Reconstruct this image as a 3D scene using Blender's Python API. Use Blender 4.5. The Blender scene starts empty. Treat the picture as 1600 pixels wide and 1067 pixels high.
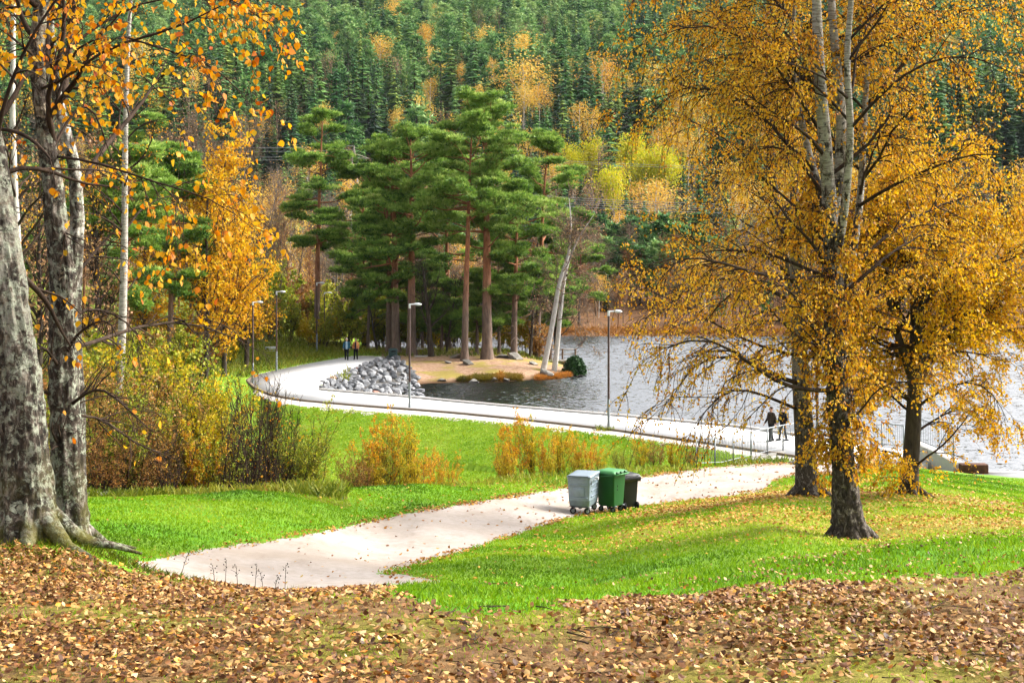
import bpy, bmesh, math, random
import numpy as np
from mathutils import Vector, noise as mnoise
from mathutils.geometry import tessellate_polygon

sc = bpy.context.scene
COL = sc.collection
F = 2222.2          # focal length in photo pixels (50 mm lens on 36 mm)
CAMZ, HOR = 10.0, 390.0
R = np.random.default_rng(11)
PI = math.pi
A = np.array

def W(px, py, d):
    """world point seen at photo pixel (px,py) at distance d"""
    return A([(px-800)/F*d, d, CAMZ-(py-HOR)/F*d], float)
def WX(px, d): return (px-800)/F*d
def plane_pt(px, py, z):
    d = (CAMZ-z)*F/(py-HOR)
    return A([(px-800)/F*d, d, z])

# ------------------------------------------------------------------ objects
def link(o, parent=None):
    COL.objects.link(o)
    if parent is not None: o.parent = parent
    return o
def tag(o, label=None, cat=None, group=None, kind=None):
    if label: o['label'] = label
    if cat: o['category'] = cat
    if group: o['group'] = group
    if kind: o['kind'] = kind
    return o
def thing(name, label, cat, loc=(0, 0, 0), rz=0.0, group=None, scale=None):
    o = bpy.data.objects.new(name, None)
    o.empty_display_size = 0.3
    link(o); o.location = loc; o.rotation_euler = (0, 0, rz)
    if scale is not None: o.scale = (scale,)*3 if np.isscalar(scale) else scale
    return tag(o, label, cat, group)
def copy_tree(root, loc, rz, scale, label, group=None):
    r = root.copy(); COL.objects.link(r)
    r.location = loc; r.rotation_euler = (0, 0, rz)
    r.scale = (scale,)*3 if np.isscalar(scale) else scale
    r['label'] = label
    if group: r['group'] = group
    for ch in list(root.children):
        c = ch.copy(); COL.objects.link(c); c.parent = r
        for g in list(ch.children):
            e = g.copy(); COL.objects.link(e); e.parent = c
    return r

def merge(a, b):
    o = a.n; a.v += b.v; a.f += [f+o for f in b.f]; a.a += b.a; a.m += b.m; a.n += b.n
class MB:
    """collects vertex/face arrays and links them as ONE mesh object"""
    def __init__(s): s.v=[]; s.f=[]; s.a=[]; s.m=[]; s.n=0
    def add(s, v, f, a=0.0, m=0):
        v = np.asarray(v, float).reshape(-1, 3); f = np.asarray(f, np.int64)
        if len(f) == 0: return
        s.v.append(v); s.f.append(f+s.n); s.n += len(v)
        s.a.append(np.broadcast_to(np.asarray(a, float), (len(f),)).copy()); s.m.append(np.full(len(f), m, np.int32))
    def mesh(s, name, mats, smooth=False):
        me = bpy.data.meshes.new(name)
        V = np.concatenate(s.v)
        loops = np.concatenate([f.ravel() for f in s.f]).astype(np.int32)
        tot = np.concatenate([np.full(len(f), f.shape[1], np.int32) for f in s.f])
        start = np.concatenate([[0], np.cumsum(tot)[:-1]]).astype(np.int32)
        me.vertices.add(len(V)); me.vertices.foreach_set('co', V.astype(np.float32).ravel())
        me.loops.add(len(loops)); me.loops.foreach_set('vertex_index', loops)
        me.polygons.add(len(tot)); me.polygons.foreach_set('loop_start', start)
        me.polygons.foreach_set('loop_total', tot)
        me.polygons.foreach_set('material_index', np.concatenate(s.m))
        if smooth: me.polygons.foreach_set('use_smooth', np.ones(len(tot), bool))
        at = me.attributes.new('rnd', 'FLOAT', 'FACE')
        at.data.foreach_set('value', np.concatenate(s.a).astype(np.float32))
        for m in (mats if isinstance(mats, (list, tuple)) else [mats]): me.materials.append(m)
        me.update(calc_edges=True); me.validate()
        return me
    def build(s, name, mats, parent=None, smooth=False):
        return link(bpy.data.objects.new(name, s.mesh(name, mats, smooth)), parent)

# ------------------------------------------------------------------ numeric helpers
def nrm(v): return v/(np.linalg.norm(v, axis=-1, keepdims=True)+1e-9)
def _h(ix, iy, iz):
    n = (ix*374761393 + iy*668265263 + iz*2147483647*3 + 1013904223) & 0xffffffff
    n = ((n ^ (n >> 13))*1274126177) & 0xffffffff
    n = n ^ (n >> 16)
    return (n & 0xffff)/65535.0
def vnoise(x, y, z=0.0):
    x, y, z = np.broadcast_arrays(np.asarray(x, float), np.asarray(y, float), np.asarray(z, float))
    ix, iy, iz = [np.floor(q).astype(np.int64) for q in (x, y, z)]
    fx, fy, fz = x-ix, y-iy, z-iz
    fx, fy, fz = [q*q*(3-2*q) for q in (fx, fy, fz)]
    r = 0
    for a in (0, 1):
        for b in (0, 1):
            for c in (0, 1):
                r = r + _h(ix+a, iy+b, iz+c)*(fx if a else 1-fx)*(fy if b else 1-fy)*(fz if c else 1-fz)
    return r*2-1
def fbm(x, y, z=0.0, o=3):
    r, a, s = 0, 1.0, 1.0
    for i in range(o):
        r = r + a*vnoise(np.asarray(x)*s+17*i, np.asarray(y)*s+5*i, np.asarray(z)*s+3*i); a *= .5; s *= 2.07
    return r
def in_poly(px, py, poly):
    poly = np.asarray(poly, float); inside = np.zeros(px.shape, bool)
    x0, y0 = poly[:, 0], poly[:, 1]; x1, y1 = np.roll(x0, -1), np.roll(y0, -1)
    for a, b, c, d in zip(x0, y0, x1, y1):
        if b == d: continue
        cond = ((b > py) != (d > py)) & (px < (c-a)*(py-b)/(d-b)+a)
        inside ^= cond
    return inside

# ------------------------------------------------------------------ shape helpers
def tubes(P, Rr, sides=6):
    """P (B,n,3) polylines, Rr (B,n) radii -> verts, quad faces"""
    P = np.asarray(P, float); Rr = np.asarray(Rr, float)
    if P.ndim == 2: P = P[None]; Rr = Rr[None]
    B, n, _ = P.shape
    T = np.empty_like(P); T[:, 1:-1] = P[:, 2:]-P[:, :-2]; T[:, 0] = P[:, 1]-P[:, 0]; T[:, -1] = P[:, -1]-P[:, -2]
    T = nrm(T)
    mt = nrm(T.mean(1)); ref = np.where((np.abs(mt[:, 2:3]) > .8), A([[1., 0, 0]]), A([[0, 0, 1.]]))
    U = nrm(np.cross(T, ref[:, None, :])); Vv = np.cross(T, U)
    ang = np.arange(sides)/sides*2*PI
    V = P[:, :, None, :] + Rr[:, :, None, None]*(np.cos(ang)[None, None, :, None]*U[:, :, None, :]+np.sin(ang)[None, None, :, None]*Vv[:, :, None, :])
    b = np.arange(B)[:, None, None]*n*sides; r = np.arange(n-1)[None, :, None]*sides; k = np.arange(sides)[None, None, :]
    k2 = (k+1) % sides
    f = np.stack([b+r+k, b+r+k2, b+r+sides+k2, b+r+sides+k], -1).reshape(-1, 4)
    return V.reshape(-1, 3), f
def grow(rng, base, d, L, n, g=0.0, wob=.12):
    base = np.asarray(base, float); d = nrm(np.asarray(d, float)); B = len(base)
    P = [base]; st = (np.broadcast_to(L, (B,))/n)[:, None]
    for i in range(n):
        d = nrm(d + A([0, 0, 1.])*np.reshape(g, (-1, 1))/n + wob*rng.normal(size=(B, 3)))
        P.append(P[-1]+d*st)
    return np.stack(P, 1)
def along(P, idx, t):
    n = P.shape[1]-1; q = np.clip(t, 0, .9999)*n; i = q.astype(int); f = (q-i)[:, None]
    a, b = P[idx, i], P[idx, i+1]
    return a*(1-f)+b*f, nrm(b-a)
def rat(Rr, idx, t):
    n = Rr.shape[1]-1; q = np.clip(t, 0, .9999)*n; i = q.astype(int); f = q-i
    return Rr[idx, i]*(1-f)+Rr[idx, i+1]*f
def swing(rng, T, ang):
    r = rng.normal(size=T.shape); p = nrm(r-(r*T).sum(-1, keepdims=True)*T)
    ang = np.reshape(ang, (-1, 1)); return T*np.cos(ang)+p*np.sin(ang)
def taper(r0, n, end=.15, pw=1.0):
    t = np.linspace(0, 1, n+1); return np.reshape(r0, (-1, 1))*(1-(1-end)*t**pw)[None]
def resample(pts, n):
    pts = np.asarray(pts, float); s = np.concatenate([[0], np.cumsum(np.linalg.norm(np.diff(pts[:, :3], axis=0), axis=1))])
    q = np.linspace(0, s[-1], n)
    out = np.stack([np.interp(q, s, pts[:, k]) for k in range(pts.shape[1])], 1)
    for _ in range(2): out[1:-1] = .25*out[:-2]+.5*out[1:-1]+.25*out[2:]
    return out
def leaf_quads(rng, pos, size, droop=.6, fold=False, asp=.72):
    """leaf blades hanging at pos: (n*4|n*6 verts, quads)"""
    n = len(pos); size = np.broadcast_to(size, (n,))[:, None]
    a = nrm(rng.normal(size=(n, 3))+A([0, 0, -1.])*droop*2)
    b = rng.normal(size=(n, 3)); b = nrm(b-(b*a).sum(-1, keepdims=True)*a); c = np.cross(a, b)
    if not fold:
        w = size*asp*.5
        v = np.stack([pos, pos+a*size*.42+b*w, pos+a*size, pos+a*size*.42-b*w], 1).reshape(-1, 3)
        f = np.arange(n*4).reshape(n, 4)
        return v, f
    w = size*asp*.5; up = c*size*rng.uniform(-.22, .22, (n, 1)); bend = c*size*rng.uniform(-.25, .25, (n, 1))
    v = np.stack([pos, pos+a*size*.14+b*w*.7+up*.7, pos+a*size*.38+b*w+up, pos+a*size*.7+b*w*.62+up*.6+bend*.5, pos+a*size+bend,
                  pos+a*size*.7-b*w*.62+up*.6+bend*.5, pos+a*size*.38-b*w+up, pos+a*size*.14-b*w*.7+up*.7], 1).reshape(-1, 3)
    k = np.arange(n)[:, None]*8
    f = np.concatenate([k+A([[0, 1, 2, 3, 4]]), k+A([[0, 4, 5, 6, 7]])]).reshape(-1, 5)
    return v, f

def box(mb, c, s, m=0, rz=0.0, a=0.0, top=None):
    """box centred at c (x,y) standing on c.z with size s; top=(sx,sy) scales the top face"""
    hx, hy = s[0]/2, s[1]/2; tx, ty = (hx, hy) if top is None else (hx*top[0], hy*top[1])
    v = A([(-hx, -hy, 0), (hx, -hy, 0), (hx, hy, 0), (-hx, hy, 0), (-tx, -ty, s[2]), (tx, -ty, s[2]), (tx, ty, s[2]), (-tx, ty, s[2])], float)
    cr, sr = math.cos(rz), math.sin(rz)
    v = np.stack([v[:, 0]*cr-v[:, 1]*sr, v[:, 0]*sr+v[:, 1]*cr, v[:, 2]], 1)+np.asarray(c, float)
    mb.add(v, [(3, 2, 1, 0), (4, 5, 6, 7), (0, 1, 5, 4), (1, 2, 6, 5), (2, 3, 7, 6), (3, 0, 4, 7)], a, m)
def tube(mb, pts, r, sides=8, m=0, caps=True, a=0.0):
    pts = np.asarray(pts, float); n = len(pts); r = np.broadcast_to(r, (n,)) if np.ndim(r) < 2 else r
    v, f = tubes(pts, np.asarray(r, float), sides)
    mb.add(v, f, a, m)
    if caps:
        k = len(v); mb.add(v[:sides], [list(range(sides))[::-1]], a, m); mb.add(v[-sides:], [list(range(sides))], a, m)
def ellip(mb, c, r, m=0, nu=10, nv=7, a=0.0):
    th = np.linspace(0, PI, nv+1)[1:-1]; ph = np.arange(nu)/nu*2*PI
    v = [(0, 0, 1)]+[(math.sin(t)*math.cos(p), math.sin(t)*math.sin(p), math.cos(t)) for t in th for p in ph]+[(0, 0, -1)]
    v = A(v)*A(r)+A(c); f4 = []; f3 = []
    for i in range(nv-2):
        for j in range(nu):
            f4.append((1+i*nu+j, 1+(i+1)*nu+j, 1+(i+1)*nu+(j+1) % nu, 1+i*nu+(j+1) % nu))
    L = len(v)-1
    n0 = mb.n
    mb.add(v, f4, a, m)
    o = mb.n-len(v)
    t3 = [(0, 1+j, 1+(j+1) % nu) for j in range(nu)]+[(L, 1+(nv-2)*nu+(j+1) % nu, 1+(nv-2)*nu+j) for j in range(nu)]
    mb.f.append(A(t3)+o); mb.a.append(np.full(len(t3), a)); mb.m.append(np.full(len(t3), m, np.int32))
def bevel_obj(o, w, seg=2):
    bm = bmesh.new(); bm.from_mesh(o.data); bmesh.ops.remove_doubles(bm, verts=bm.verts, dist=1e-5)
    bmesh.ops.bevel(bm, geom=[e for e in bm.edges if len(e.link_faces) == 2 and e.calc_face_angle(0) > .4], offset=w, segments=seg, affect='EDGES', profile=.5)
    bm.to_mesh(o.data); bm.free(); return o

# ------------------------------------------------------------------ materials
ALB = .66
def s2l(c):
    return tuple(ALB*(x/12.92 if x <= .04045 else ((x+.055)/1.055)**2.4) for x in [q/255 for q in c])+(1,)
class NT:
    def __init__(s, name):
        s.m = bpy.data.materials.new(name); s.m.use_nodes = True; s.t = s.m.node_tree; s.t.nodes.clear()
        s.out = s.n('ShaderNodeOutputMaterial')
    def n(s, typ, inp=None, **kw):
        o = s.t.nodes.new(typ)
        for k, v in kw.items(): setattr(o, k, v)
        for k, v in (inp or {}).items(): s.i(o, k, v)
        return o
    def i(s, node, k, v):
        sock = node.inputs[k]
        if hasattr(v, 'outputs'): v = v.outputs[0]
        if isinstance(v, bpy.types.NodeSocket): s.t.links.new(v, sock)
        else: sock.default_value = v
    def ramp(s, fac, stops, interp='LINEAR'):
        o = s.n('ShaderNodeValToRGB', {'Fac': fac}); e = o.color_ramp.elements; o.color_ramp.interpolation = interp
        while len(e) < len(stops): e.new(.5)
        for q, (p, c) in zip(e, stops): q.position = p; q.color = c if len(c) == 4 else tuple(c)+(1,)
        return o
    def coord(s, which='Object', scale=(1, 1, 1)):
        tc = s.n('ShaderNodeTexCoord'); mp = s.n('ShaderNodeMapping', {'Vector': tc.outputs[which], 'Scale': scale}); return mp
    def noise(s, vec, scale, detail=4, rough=.55, dist=0.0):
        return s.n('ShaderNodeTexNoise', {'Vector': vec, 'Scale': scale, 'Detail': detail, 'Roughness': rough, 'Distortion': dist})
    def mix(s, fac, a, b, blend='MIX'):
        o = s.n('ShaderNodeMix', data_type='RGBA', blend_type=blend)
        for k, v in ((0, fac), (6, a), (7, b)):
            if hasattr(v, 'outputs'): v = v.outputs[2] if v.bl_idname == 'ShaderNodeMix' else v.outputs[0]
            if isinstance(v, bpy.types.NodeSocket): s.t.links.new(v, o.inputs[k])
            else: o.inputs[k].default_value = v
        return o.outputs[2]
    def math(s, op, a, b=0.0):
        o = s.n('ShaderNodeMath', operation=op); s.i(o, 0, a); s.i(o, 1, b); return o.outputs[0]
    def attr(s, name): return s.n('ShaderNodeAttribute', attribute_name=name).outputs['Fac']
    def bump(s, h, strength=.5, dist=.02):
        return s.n('ShaderNodeBump', {'Height': h, 'Strength': strength, 'Distance': dist}).outputs[0]
    def bsdf(s, color, rough=.8, normal=None, spec=.3, metal=0.0):
        b = s.n('ShaderNodeBsdfPrincipled', {'Base Color': color, 'Roughness': rough, 'Specular IOR Level': spec, 'Metallic': metal})
        if normal is not None: s.i(b, 'Normal', normal)
        s.t.links.new(b.outputs[0], s.out.inputs[0]); return b

def leaf_mat(name, cols, trans=.35, objvar=0.0):
    t = NT(name); f = t.attr('rnd')
    if objvar:
        oi = t.n('ShaderNodeObjectInfo').outputs['Random']
        f = t.math('ADD', f, t.math('MULTIPLY', t.math('SUBTRACT', oi, .5), objvar))
    n = len(cols); r = t.ramp(f, [(i/(n-1), s2l(c)) for i, c in enumerate(cols)])
    d = t.n('ShaderNodeBsdfPrincipled', {'Base Color': r, 'Roughness': .55, 'Specular IOR Level': .25})
    tr = t.n('ShaderNodeBsdfTranslucent', {'Color': r})
    mx = t.n('ShaderNodeMixShader', {0: trans, 1: d, 2: tr}); t.t.links.new(mx.outputs[0], t.out.inputs[0])
    return t.m
def plain(name, col, rough=.6, spec=.3, metal=0.0, var=.12, scale=6.0, bump=0.0, which='Object'):
    """slightly mottled surface"""
    t = NT(name); v = t.coord(which); nz = t.noise(v, scale, 5)
    c = s2l(col); d = tuple(x*(1-var*2) for x in c[:3])+(1,); l = tuple(min(1, x*(1+var)) for x in c[:3])+(1,)
    cr = t.ramp(nz, [(.3, d), (.7, l)])
    t.bsdf(cr, rough, t.bump(t.noise(v, scale*8, 3), bump, .01) if bump else None, spec, metal)
    return t.m
# ================================================================== camera, light
cam = bpy.data.cameras.new('camera'); co = bpy.data.objects.new('camera', cam); link(co)
co.location = (0, 0, CAMZ); co.rotation_euler = (PI/2, 0, 0)
cam.lens = 50; cam.sensor_width = 36; cam.shift_y = -(533.5-HOR)/1600; cam.clip_end = 3000; cam.clip_start = .1
sc.camera = co
SUN = nrm(A([.82, .22, .66]))
sl = bpy.data.lights.new('sun', 'SUN'); so = bpy.data.objects.new('sun', sl); link(so)
sl.energy = 1.8; sl.angle = math.radians(28); sl.color = (1, .95, .86)
so.rotation_euler = Vector(SUN).to_track_quat('Z', 'Y').to_euler()
w = bpy.data.worlds.new("World"); sc.world = w; w.use_nodes = True
wt = w.node_tree; wt.nodes.clear()
sky = wt.nodes.new('ShaderNodeTexSky'); sky.sky_type = 'NISHITA'; sky.sun_disc = False
sky.sun_elevation = math.asin(SUN[2]); sky.sun_rotation = math.atan2(SUN[0], SUN[1]); sky.dust_density = 6; sky.air_density = 1
hs = wt.nodes.new('ShaderNodeHueSaturation'); hs.inputs['Saturation'].default_value = .2
bg = wt.nodes.new('ShaderNodeBackground'); bg.inputs[1].default_value = .15
wo = wt.nodes.new('ShaderNodeOutputWorld')
wt.links.new(sky.outputs[0], hs.inputs['Color']); wt.links.new(hs.outputs[0], bg.inputs[0]); wt.links.new(bg.outputs[0], wo.inputs[0])
sc.view_settings.view_transform = 'Standard'; sc.view_settings.look = 'None'
sc.view_settings.exposure = 1.75; sc.view_settings.gamma = 1
sc.cycles.max_bounces = 5; sc.cycles.diffuse_bounces = 3; sc.cycles.glossy_bounces = 2; sc.cycles.transmission_bounces = 3
sc.cycles.caustics_reflective = False; sc.cycles.caustics_refractive = False
sc.cycles.use_denoising = True

# ================================================================== terrain
WZ = .95            # promenade level
cols = {
 -1500: [(1.5,8.4),(5.6,8.35),(8,8.2),(12,7.6),(18,6.4),(25,5.3),(32,4.5),(50,2.5),(90,3),(172,8)],
 0:   [(1.5,8.35),(5.6,8.30),(7.5,8.22),(9,8.1),(10,7.95),(13,7.2),(18,6.1),(25,5.2),(32,4.6),(38,3.6),(50,1.6),(70,1.0),(90,1.6),(110,2.6),(140,4.5),(172,7)],
 110: [(1.5,8.35),(5.6,8.30),(7.5,8.22),(9,8.06),(9.8,7.92),(13,7.05),(18,6.08),(25,5.2),(31,4.6),(37,3.6),(50,1.6),(70,.8),(90,1.4),(110,2.4),(140,4),(172,6)],
 200: [(1.5,8.35),(5.6,8.30),(7,8.22),(8.2,8.05),(9.5,7.80),(11,7.3),(14.5,6.55),(17.5,6.1),(24,5.3),(31,4.6),(36,3.7),(45,2),(60,.6),(80,.4),(100,1.5),(130,3),(172,5)],
 400: [(1.5,8.35),(5.6,8.30),(6.5,8.26),(7.5,8.13),(8.5,7.91),(9.5,7.68),(11,7.2),(13,6.7),(16,6.0),(20,5.3),(21,5.16),(24.5,4.95),(34,4.26),(38,3.4),(45,1.8),(55,0),(70,-.8),(82,-.2),(93,.9),(110,1.0),(120,1.8),(135,3),(172,5)],
 480: [(1.5,8.35),(5.6,8.30),(6.5,8.26),(7.5,8.14),(8.5,7.93),(9.5,7.69),(11,7.22),(13,6.65),(17,5.8),(21.5,5.1),(27.5,4.6),(37,3.85),(41,3.1),(48,1),(56,-.8),(70,-1.1),(79,-.3),(85.5,.9),(112,.95),(121,.95),(130,1.5),(172,3)],
 600: [(1.5,8.35),(5.6,8.30),(6.5,8.27),(7.5,8.15),(8.5,7.95),(9.3,7.76),(11,7.25),(14,6.45),(18,5.65),(22,5.0),(26,4.35),(30,3.9),(33,3.73),(41,3.23),(46,2.1),(54,-.3),(62,-1.8),(70,-1.2),(76,-.3),(80.5,.9),(87,.92),(89.5,.1),(100,.5),(112,1.0),(118,1.0),(130,1.0),(140,-.6),(172,-1)],
 660: [(1.5,8.35),(5.6,8.30),(6.5,8.27),(7.5,8.16),(8.5,7.97),(9.3,7.77),(11,7.2),(14,6.4),(18,5.65),(22,5.05),(27,4.3),(31,3.95),(34.5,3.65),(42,3.12),(47,2.0),(55,-.3),(62,-1.6),(70,-1.0),(75,-.2),(79,.9),(85.5,.92),(87.5,.1),(92,-1),(104,-.6),(106,.1),(112,.75),(118,1.05),(126,1.2),(136,0),(144,-1),(172,-1)],
 800: [(1.5,8.35),(5.6,8.31),(6.6,8.28),(7.5,8.17),(8.3,8.0),(9.2,7.78),(10,7.5),(12,6.85),(15,6.15),(18,5.7),(20,5.4),(24,4.85),(32,3.6),(41,2.9),(47.5,2.41),(52,1.5),(57,0),(62,-1),(68,-.75),(72,-.1),(75.5,.9),(81.7,.9),(83,0),(85,-1.5),(104,-1.2),(107.5,0),(108.5,.4),(113,.85),(118,1.1),(125,1.2),(132,.6),(138,-.2),(145,-1),(172,-1)],
 900: [(1.5,8.35),(5.6,8.31),(6.6,8.29),(8,8.06),(9.8,7.64),(12,6.85),(16,5.95),(20,5.25),(24,4.75),(30,3.85),(35,3.1),(39.5,2.6),(45.5,2.4),(50.5,2.1),(55.5,1.0),(62,-.6),(67,-.3),(70,.3),(72.5,.9),(78.5,.9),(80,-.2),(82,-1.5),(109,-1.2),(112,-.05),(114,.4),(118,.45),(121,0),(124,-1),(172,-1)],
 940: [(1.5,8.35),(5.6,8.31),(6.6,8.29),(8.2,8.03),(10,7.62),(12,6.9),(16,6.0),(20,5.35),(24,4.85),(30,3.95),(36,3.1),(41,2.42),(47.5,2.16),(52.5,1.85),(57.5,.8),(63,-.4),(66,-.1),(68.5,.4),(71,.9),(77,.9),(78.5,-.2),(80,-1.5),(172,-1.5)],
 1000:[(1.5,8.35),(5.6,8.32),(6.6,8.3),(8.5,8.0),(10,7.65),(12,7.0),(16,6.05),(20,5.5),(24,5.0),(30,4.2),(36,3.2),(43,2.26),(50.5,1.93),(55,1.51),(60,.6),(64,0),(67,.3),(69,.9),(75.5,.9),(77,-.2),(79,-1.5),(172,-1.5)],
 1200:[(1.5,8.36),(5.6,8.33),(7,8.3),(9,8.0),(11,7.58),(13,6.95),(17,6.2),(20,5.8),(25,5.2),(30,4.6),(36,3.75),(45,2.4),(58,1.26),(61,.95),(64,.9),(70.5,.9),(72,-.2),(74,-1.5),(172,-1.5)],
 1320:[(1.5,8.36),(5.6,8.34),(7,8.31),(9,8.05),(11.5,7.55),(14,6.8),(18,6.0),(22,5.4),(24,5.08),(28,4.6),(34,3.98),(40,3.3),(48,2.3),(54,1.6),(58,1.15),(62,.9),(68,.9),(70,-.2),(72,-1.5),(172,-1.5)],
 1420:[(1.5,8.36),(5.6,8.34),(7,8.32),(9.5,8.02),(12,7.52),(14,6.9),(18,6.1),(22,5.5),(28,4.75),(36,3.84),(44,2.95),(52,1.95),(58,1.1),(60,.9),(66,.85),(68,-.2),(70,-1.5),(172,-1.5)],
 1600:[(1.5,8.37),(5.6,8.35),(7,8.33),(9.5,8.05),(12.5,7.48),(15,6.8),(18,6.3),(24,5.3),(30,4.4),(38,3.2),(46,2.1),(54,1.05),(56,.9),(58.3,.85),(60,-.2),(62,-1.5),(172,-1.5)],
 3200:[(1.5,8.4),(5.6,8.4),(7,8.3),(9.5,8.1),(13,7.5),(18,6.4),(24,5.4),(30,4.5),(38,3.3),(46,2.2),(54,1.1),(56,.9),(58.3,.85),(60,-.2),(62,-1.5),(172,-1.5)],
}
LD = np.linspace(math.log(1.5), math.log(172), 900)
CU = A(sorted(cols)); ZT = A([np.interp(LD, np.log([p[0] for p in cols[c]]), [p[1] for p in cols[c]]) for c in CU])
ker = np.exp(-.5*(np.arange(-9, 10)/3.2)**2); ker /= ker.sum()
ZT = A([np.convolve(np.pad(z, 9, mode='edge'), ker, 'valid') for z in ZT])
UF = np.concatenate([np.arange(-1500, 0, 60), np.arange(0, 1600, 10), np.arange(1600, 3201, 80)])
ZF = A([np.interp(UF, CU, ZT[:, k]) for k in range(len(LD))]).T
for _ in range(6): ZF[1:-1] = .25*ZF[:-2]+.5*ZF[1:-1]+.25*ZF[2:]
PROM_N = [(1345,727),(1240,712),(1100,691),(951,670),(800,653),(700,643.5),(560,633),(470,625),(425,617),(397,605),(385,594),(400,585.5),(440,576.5),(490,566.5),(525,560.5),(545,557)]
PROM_F = [(604,556.5),(585,567),(552,575),(520,587),(497,602),(500,609),(530,612),(640,621),(700,627),(800,636),(1000,653),(1150,667),(1300,688),(1345,694)]
PROM = PROM_N+PROM_F
SHOULDER = [(x, y-2) for x, y in PROM_N[:10]]+[(397,612),(425,626),(470,634),(560,642),(700,652.5),(800,662),(951,679),(1100,700),(1240,722),(1345,738)]
def zbase(x, y):
    x = np.asarray(x, float); y = np.maximum(np.asarray(y, float), 1.6)
    px = np.clip(x/y*F+800, -1499, 3199); ld = np.clip(np.log(y), LD[0], LD[-1]-1e-6)
    iu = np.clip(np.searchsorted(UF, px, side='right')-1, 0, len(UF)-2); fu = (px-UF[iu])/(UF[iu+1]-UF[iu])
    q = (ld-LD[0])/(LD[1]-LD[0]); il = np.clip(q.astype(int), 0, len(LD)-2); fl = q-il
    return (ZF[iu, il]*(1-fl)+ZF[iu, il+1]*fl)*(1-fu)+(ZF[iu+1, il]*(1-fl)+ZF[iu+1, il+1]*fl)*fu
def zt(x, y):
    """ground height"""
    x = np.asarray(x, float); y = np.asarray(y, float)
    z = zbase(x, y)
    amp = np.where(y < 60, .035, .03)*np.where(y < 11, .8, 1)
    z = z + amp*fbm(x*.8, y*.5, 0, 3) + np.where(y < 14, .012*fbm(x*5, y*5, 7, 2), 0)
    # mound of roots round the big left birches
    mx, my = WX(70, 9.2), 9.2
    z = z + .16*np.exp(-(((x-mx)/.95)**2+((y-my)/.8)**2))
    # flat under the promenade
    yy = HOR+(CAMZ-WZ)*F/np.maximum(y, 1); pxx = x/np.maximum(y, 1)*F+800
    far = (y > 55)
    ins = far & (in_poly(pxx, yy, PROM) | in_poly(pxx, yy, SHOULDER))
    sh = A(SHOULDER[10:]); spx, sd = sh[:, 0], (CAMZ-WZ)*F/(sh[:, 1]-HOR)
    pxx0 = x/np.maximum(y, 1)*F+800; ds = np.interp(pxx0, spx, sd)
    bank = np.where((pxx0 > 385) & (pxx0 < 1345) & (y < ds+.3) & (y > ds-6), WZ-.04-np.maximum(ds-y, 0)*.24, -9)
    z = np.maximum(z, bank)
    return np.where(ins, WZ-.04, z)
def ground(px, d): x = WX(px, d); return A([x, d, float(zt(x, d))])

PATH = [(120,900),(180,884),(330,859),(500,831),(650,800),(800,775),(890,761),(1000,745),(1100,731),(1190,725),(1260,721),(1345,728),(1345,738),(1240,742),(1212,750),(1190,766),(1130,776),(1060,783),(990,791),(890,807),(800,836),(720,861),(640,884),(585,896),(640,899),(690,908),(680,915),(600,925),(400,990),(100,990)]
FG = [(-2000,700),(-200,840),(60,858),(130,868),(185,884),(300,906),(420,918),(560,922),(640,932),(700,947),(800,949),(900,945),(1000,940),(1100,932),(1200,925),(1300,915),(1400,907),(1600,893),(3400,850),(3400,9000),(-2000,9000)]
RIP = [(494,604),(520,588),(560,573),(590,564),(615,560),(650,575),(668,605),(655,622),(640,621),(530,612)]

pxs = np.concatenate([np.linspace(-1490, -60, 50), np.arange(-40, 1641, 4), np.linspace(1670, 3190, 50)])
rows = np.concatenate([np.exp(np.linspace(math.log(1.6), math.log(12), 190)), np.exp(np.linspace(math.log(12), math.log(62), 460))[1:], np.exp(np.linspace(math.log(62), math.log(171), 260))[1:]])
PX, DD = np.meshgrid(pxs, rows); X = (PX-800)/F*DD; Y = DD
Z = zt(X, Y)
nr, nc = X.shape
V = np.stack([X, Y, Z], -1).reshape(-1, 3)
ii = np.arange(nr*nc).reshape(nr, nc)
Q = np.stack([ii[:-1, :-1], ii[:-1, 1:], ii[1:, 1:], ii[1:, :-1]], -1).reshape(-1, 4)
C = V[Q].mean(1); fpx = C[:, 0]/C[:, 1]*F+800; fpy = HOR+(CAMZ-C[:, 2])*F/C[:, 1]; fd = C[:, 1]
nz = fbm(C[:, 0]*1.6, C[:, 1]*1.2, 3, 3); nz2 = fbm(C[:, 0]*5, C[:, 1]*4, 9, 2)
cls = np.zeros(len(Q), int)                       # 0 lawn
jy = fpy+nz*2.4+nz2*1.6
cls[(fd > 12) & (fd < 63) & in_poly(fpx, jy, PATH)] = 1
cls[(fd < 10.6) & in_poly(fpx, fpy+nz*9+nz2*5, FG)] = 2
yw = HOR+(CAMZ-WZ)*F/fd
cls[(fd > 60) & in_poly(fpx, yw+nz*1.2, SHOULDER)] = 3
cls[(fd > 60) & in_poly(fpx, yw, PROM)] = 3
cls[(fd > 85) & (fd < 125) & in_poly(fpx, yw, RIP)] = 4
cls[(fd > 98) & (fpx > 596) & (fpx < 960) & (cls == 0)] = 5
cls[(fd > 98) & (fpx <= 596) & (C[:, 2] < -.15)] = 5
cls[(fd > 66) & (fpx > 600) & (C[:, 2] < -.5) & (fd > 78)] = 5
RG = [(-1500,560),(60,545),(200,575),(300,596),(330,640),(300,690),(420,735),(520,752),(560,790),(100,800),(-1500,800)]
cls[(fd > 34) & (fd < 100) & (cls == 0) & in_poly(fpx+nz*14, fpy+nz2*5, RG)] = 6
RG2 = [(-1500,300),(560,300),(545,548),(500,556),(440,566),(380,572),(300,585),(-1500,600)]
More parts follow.
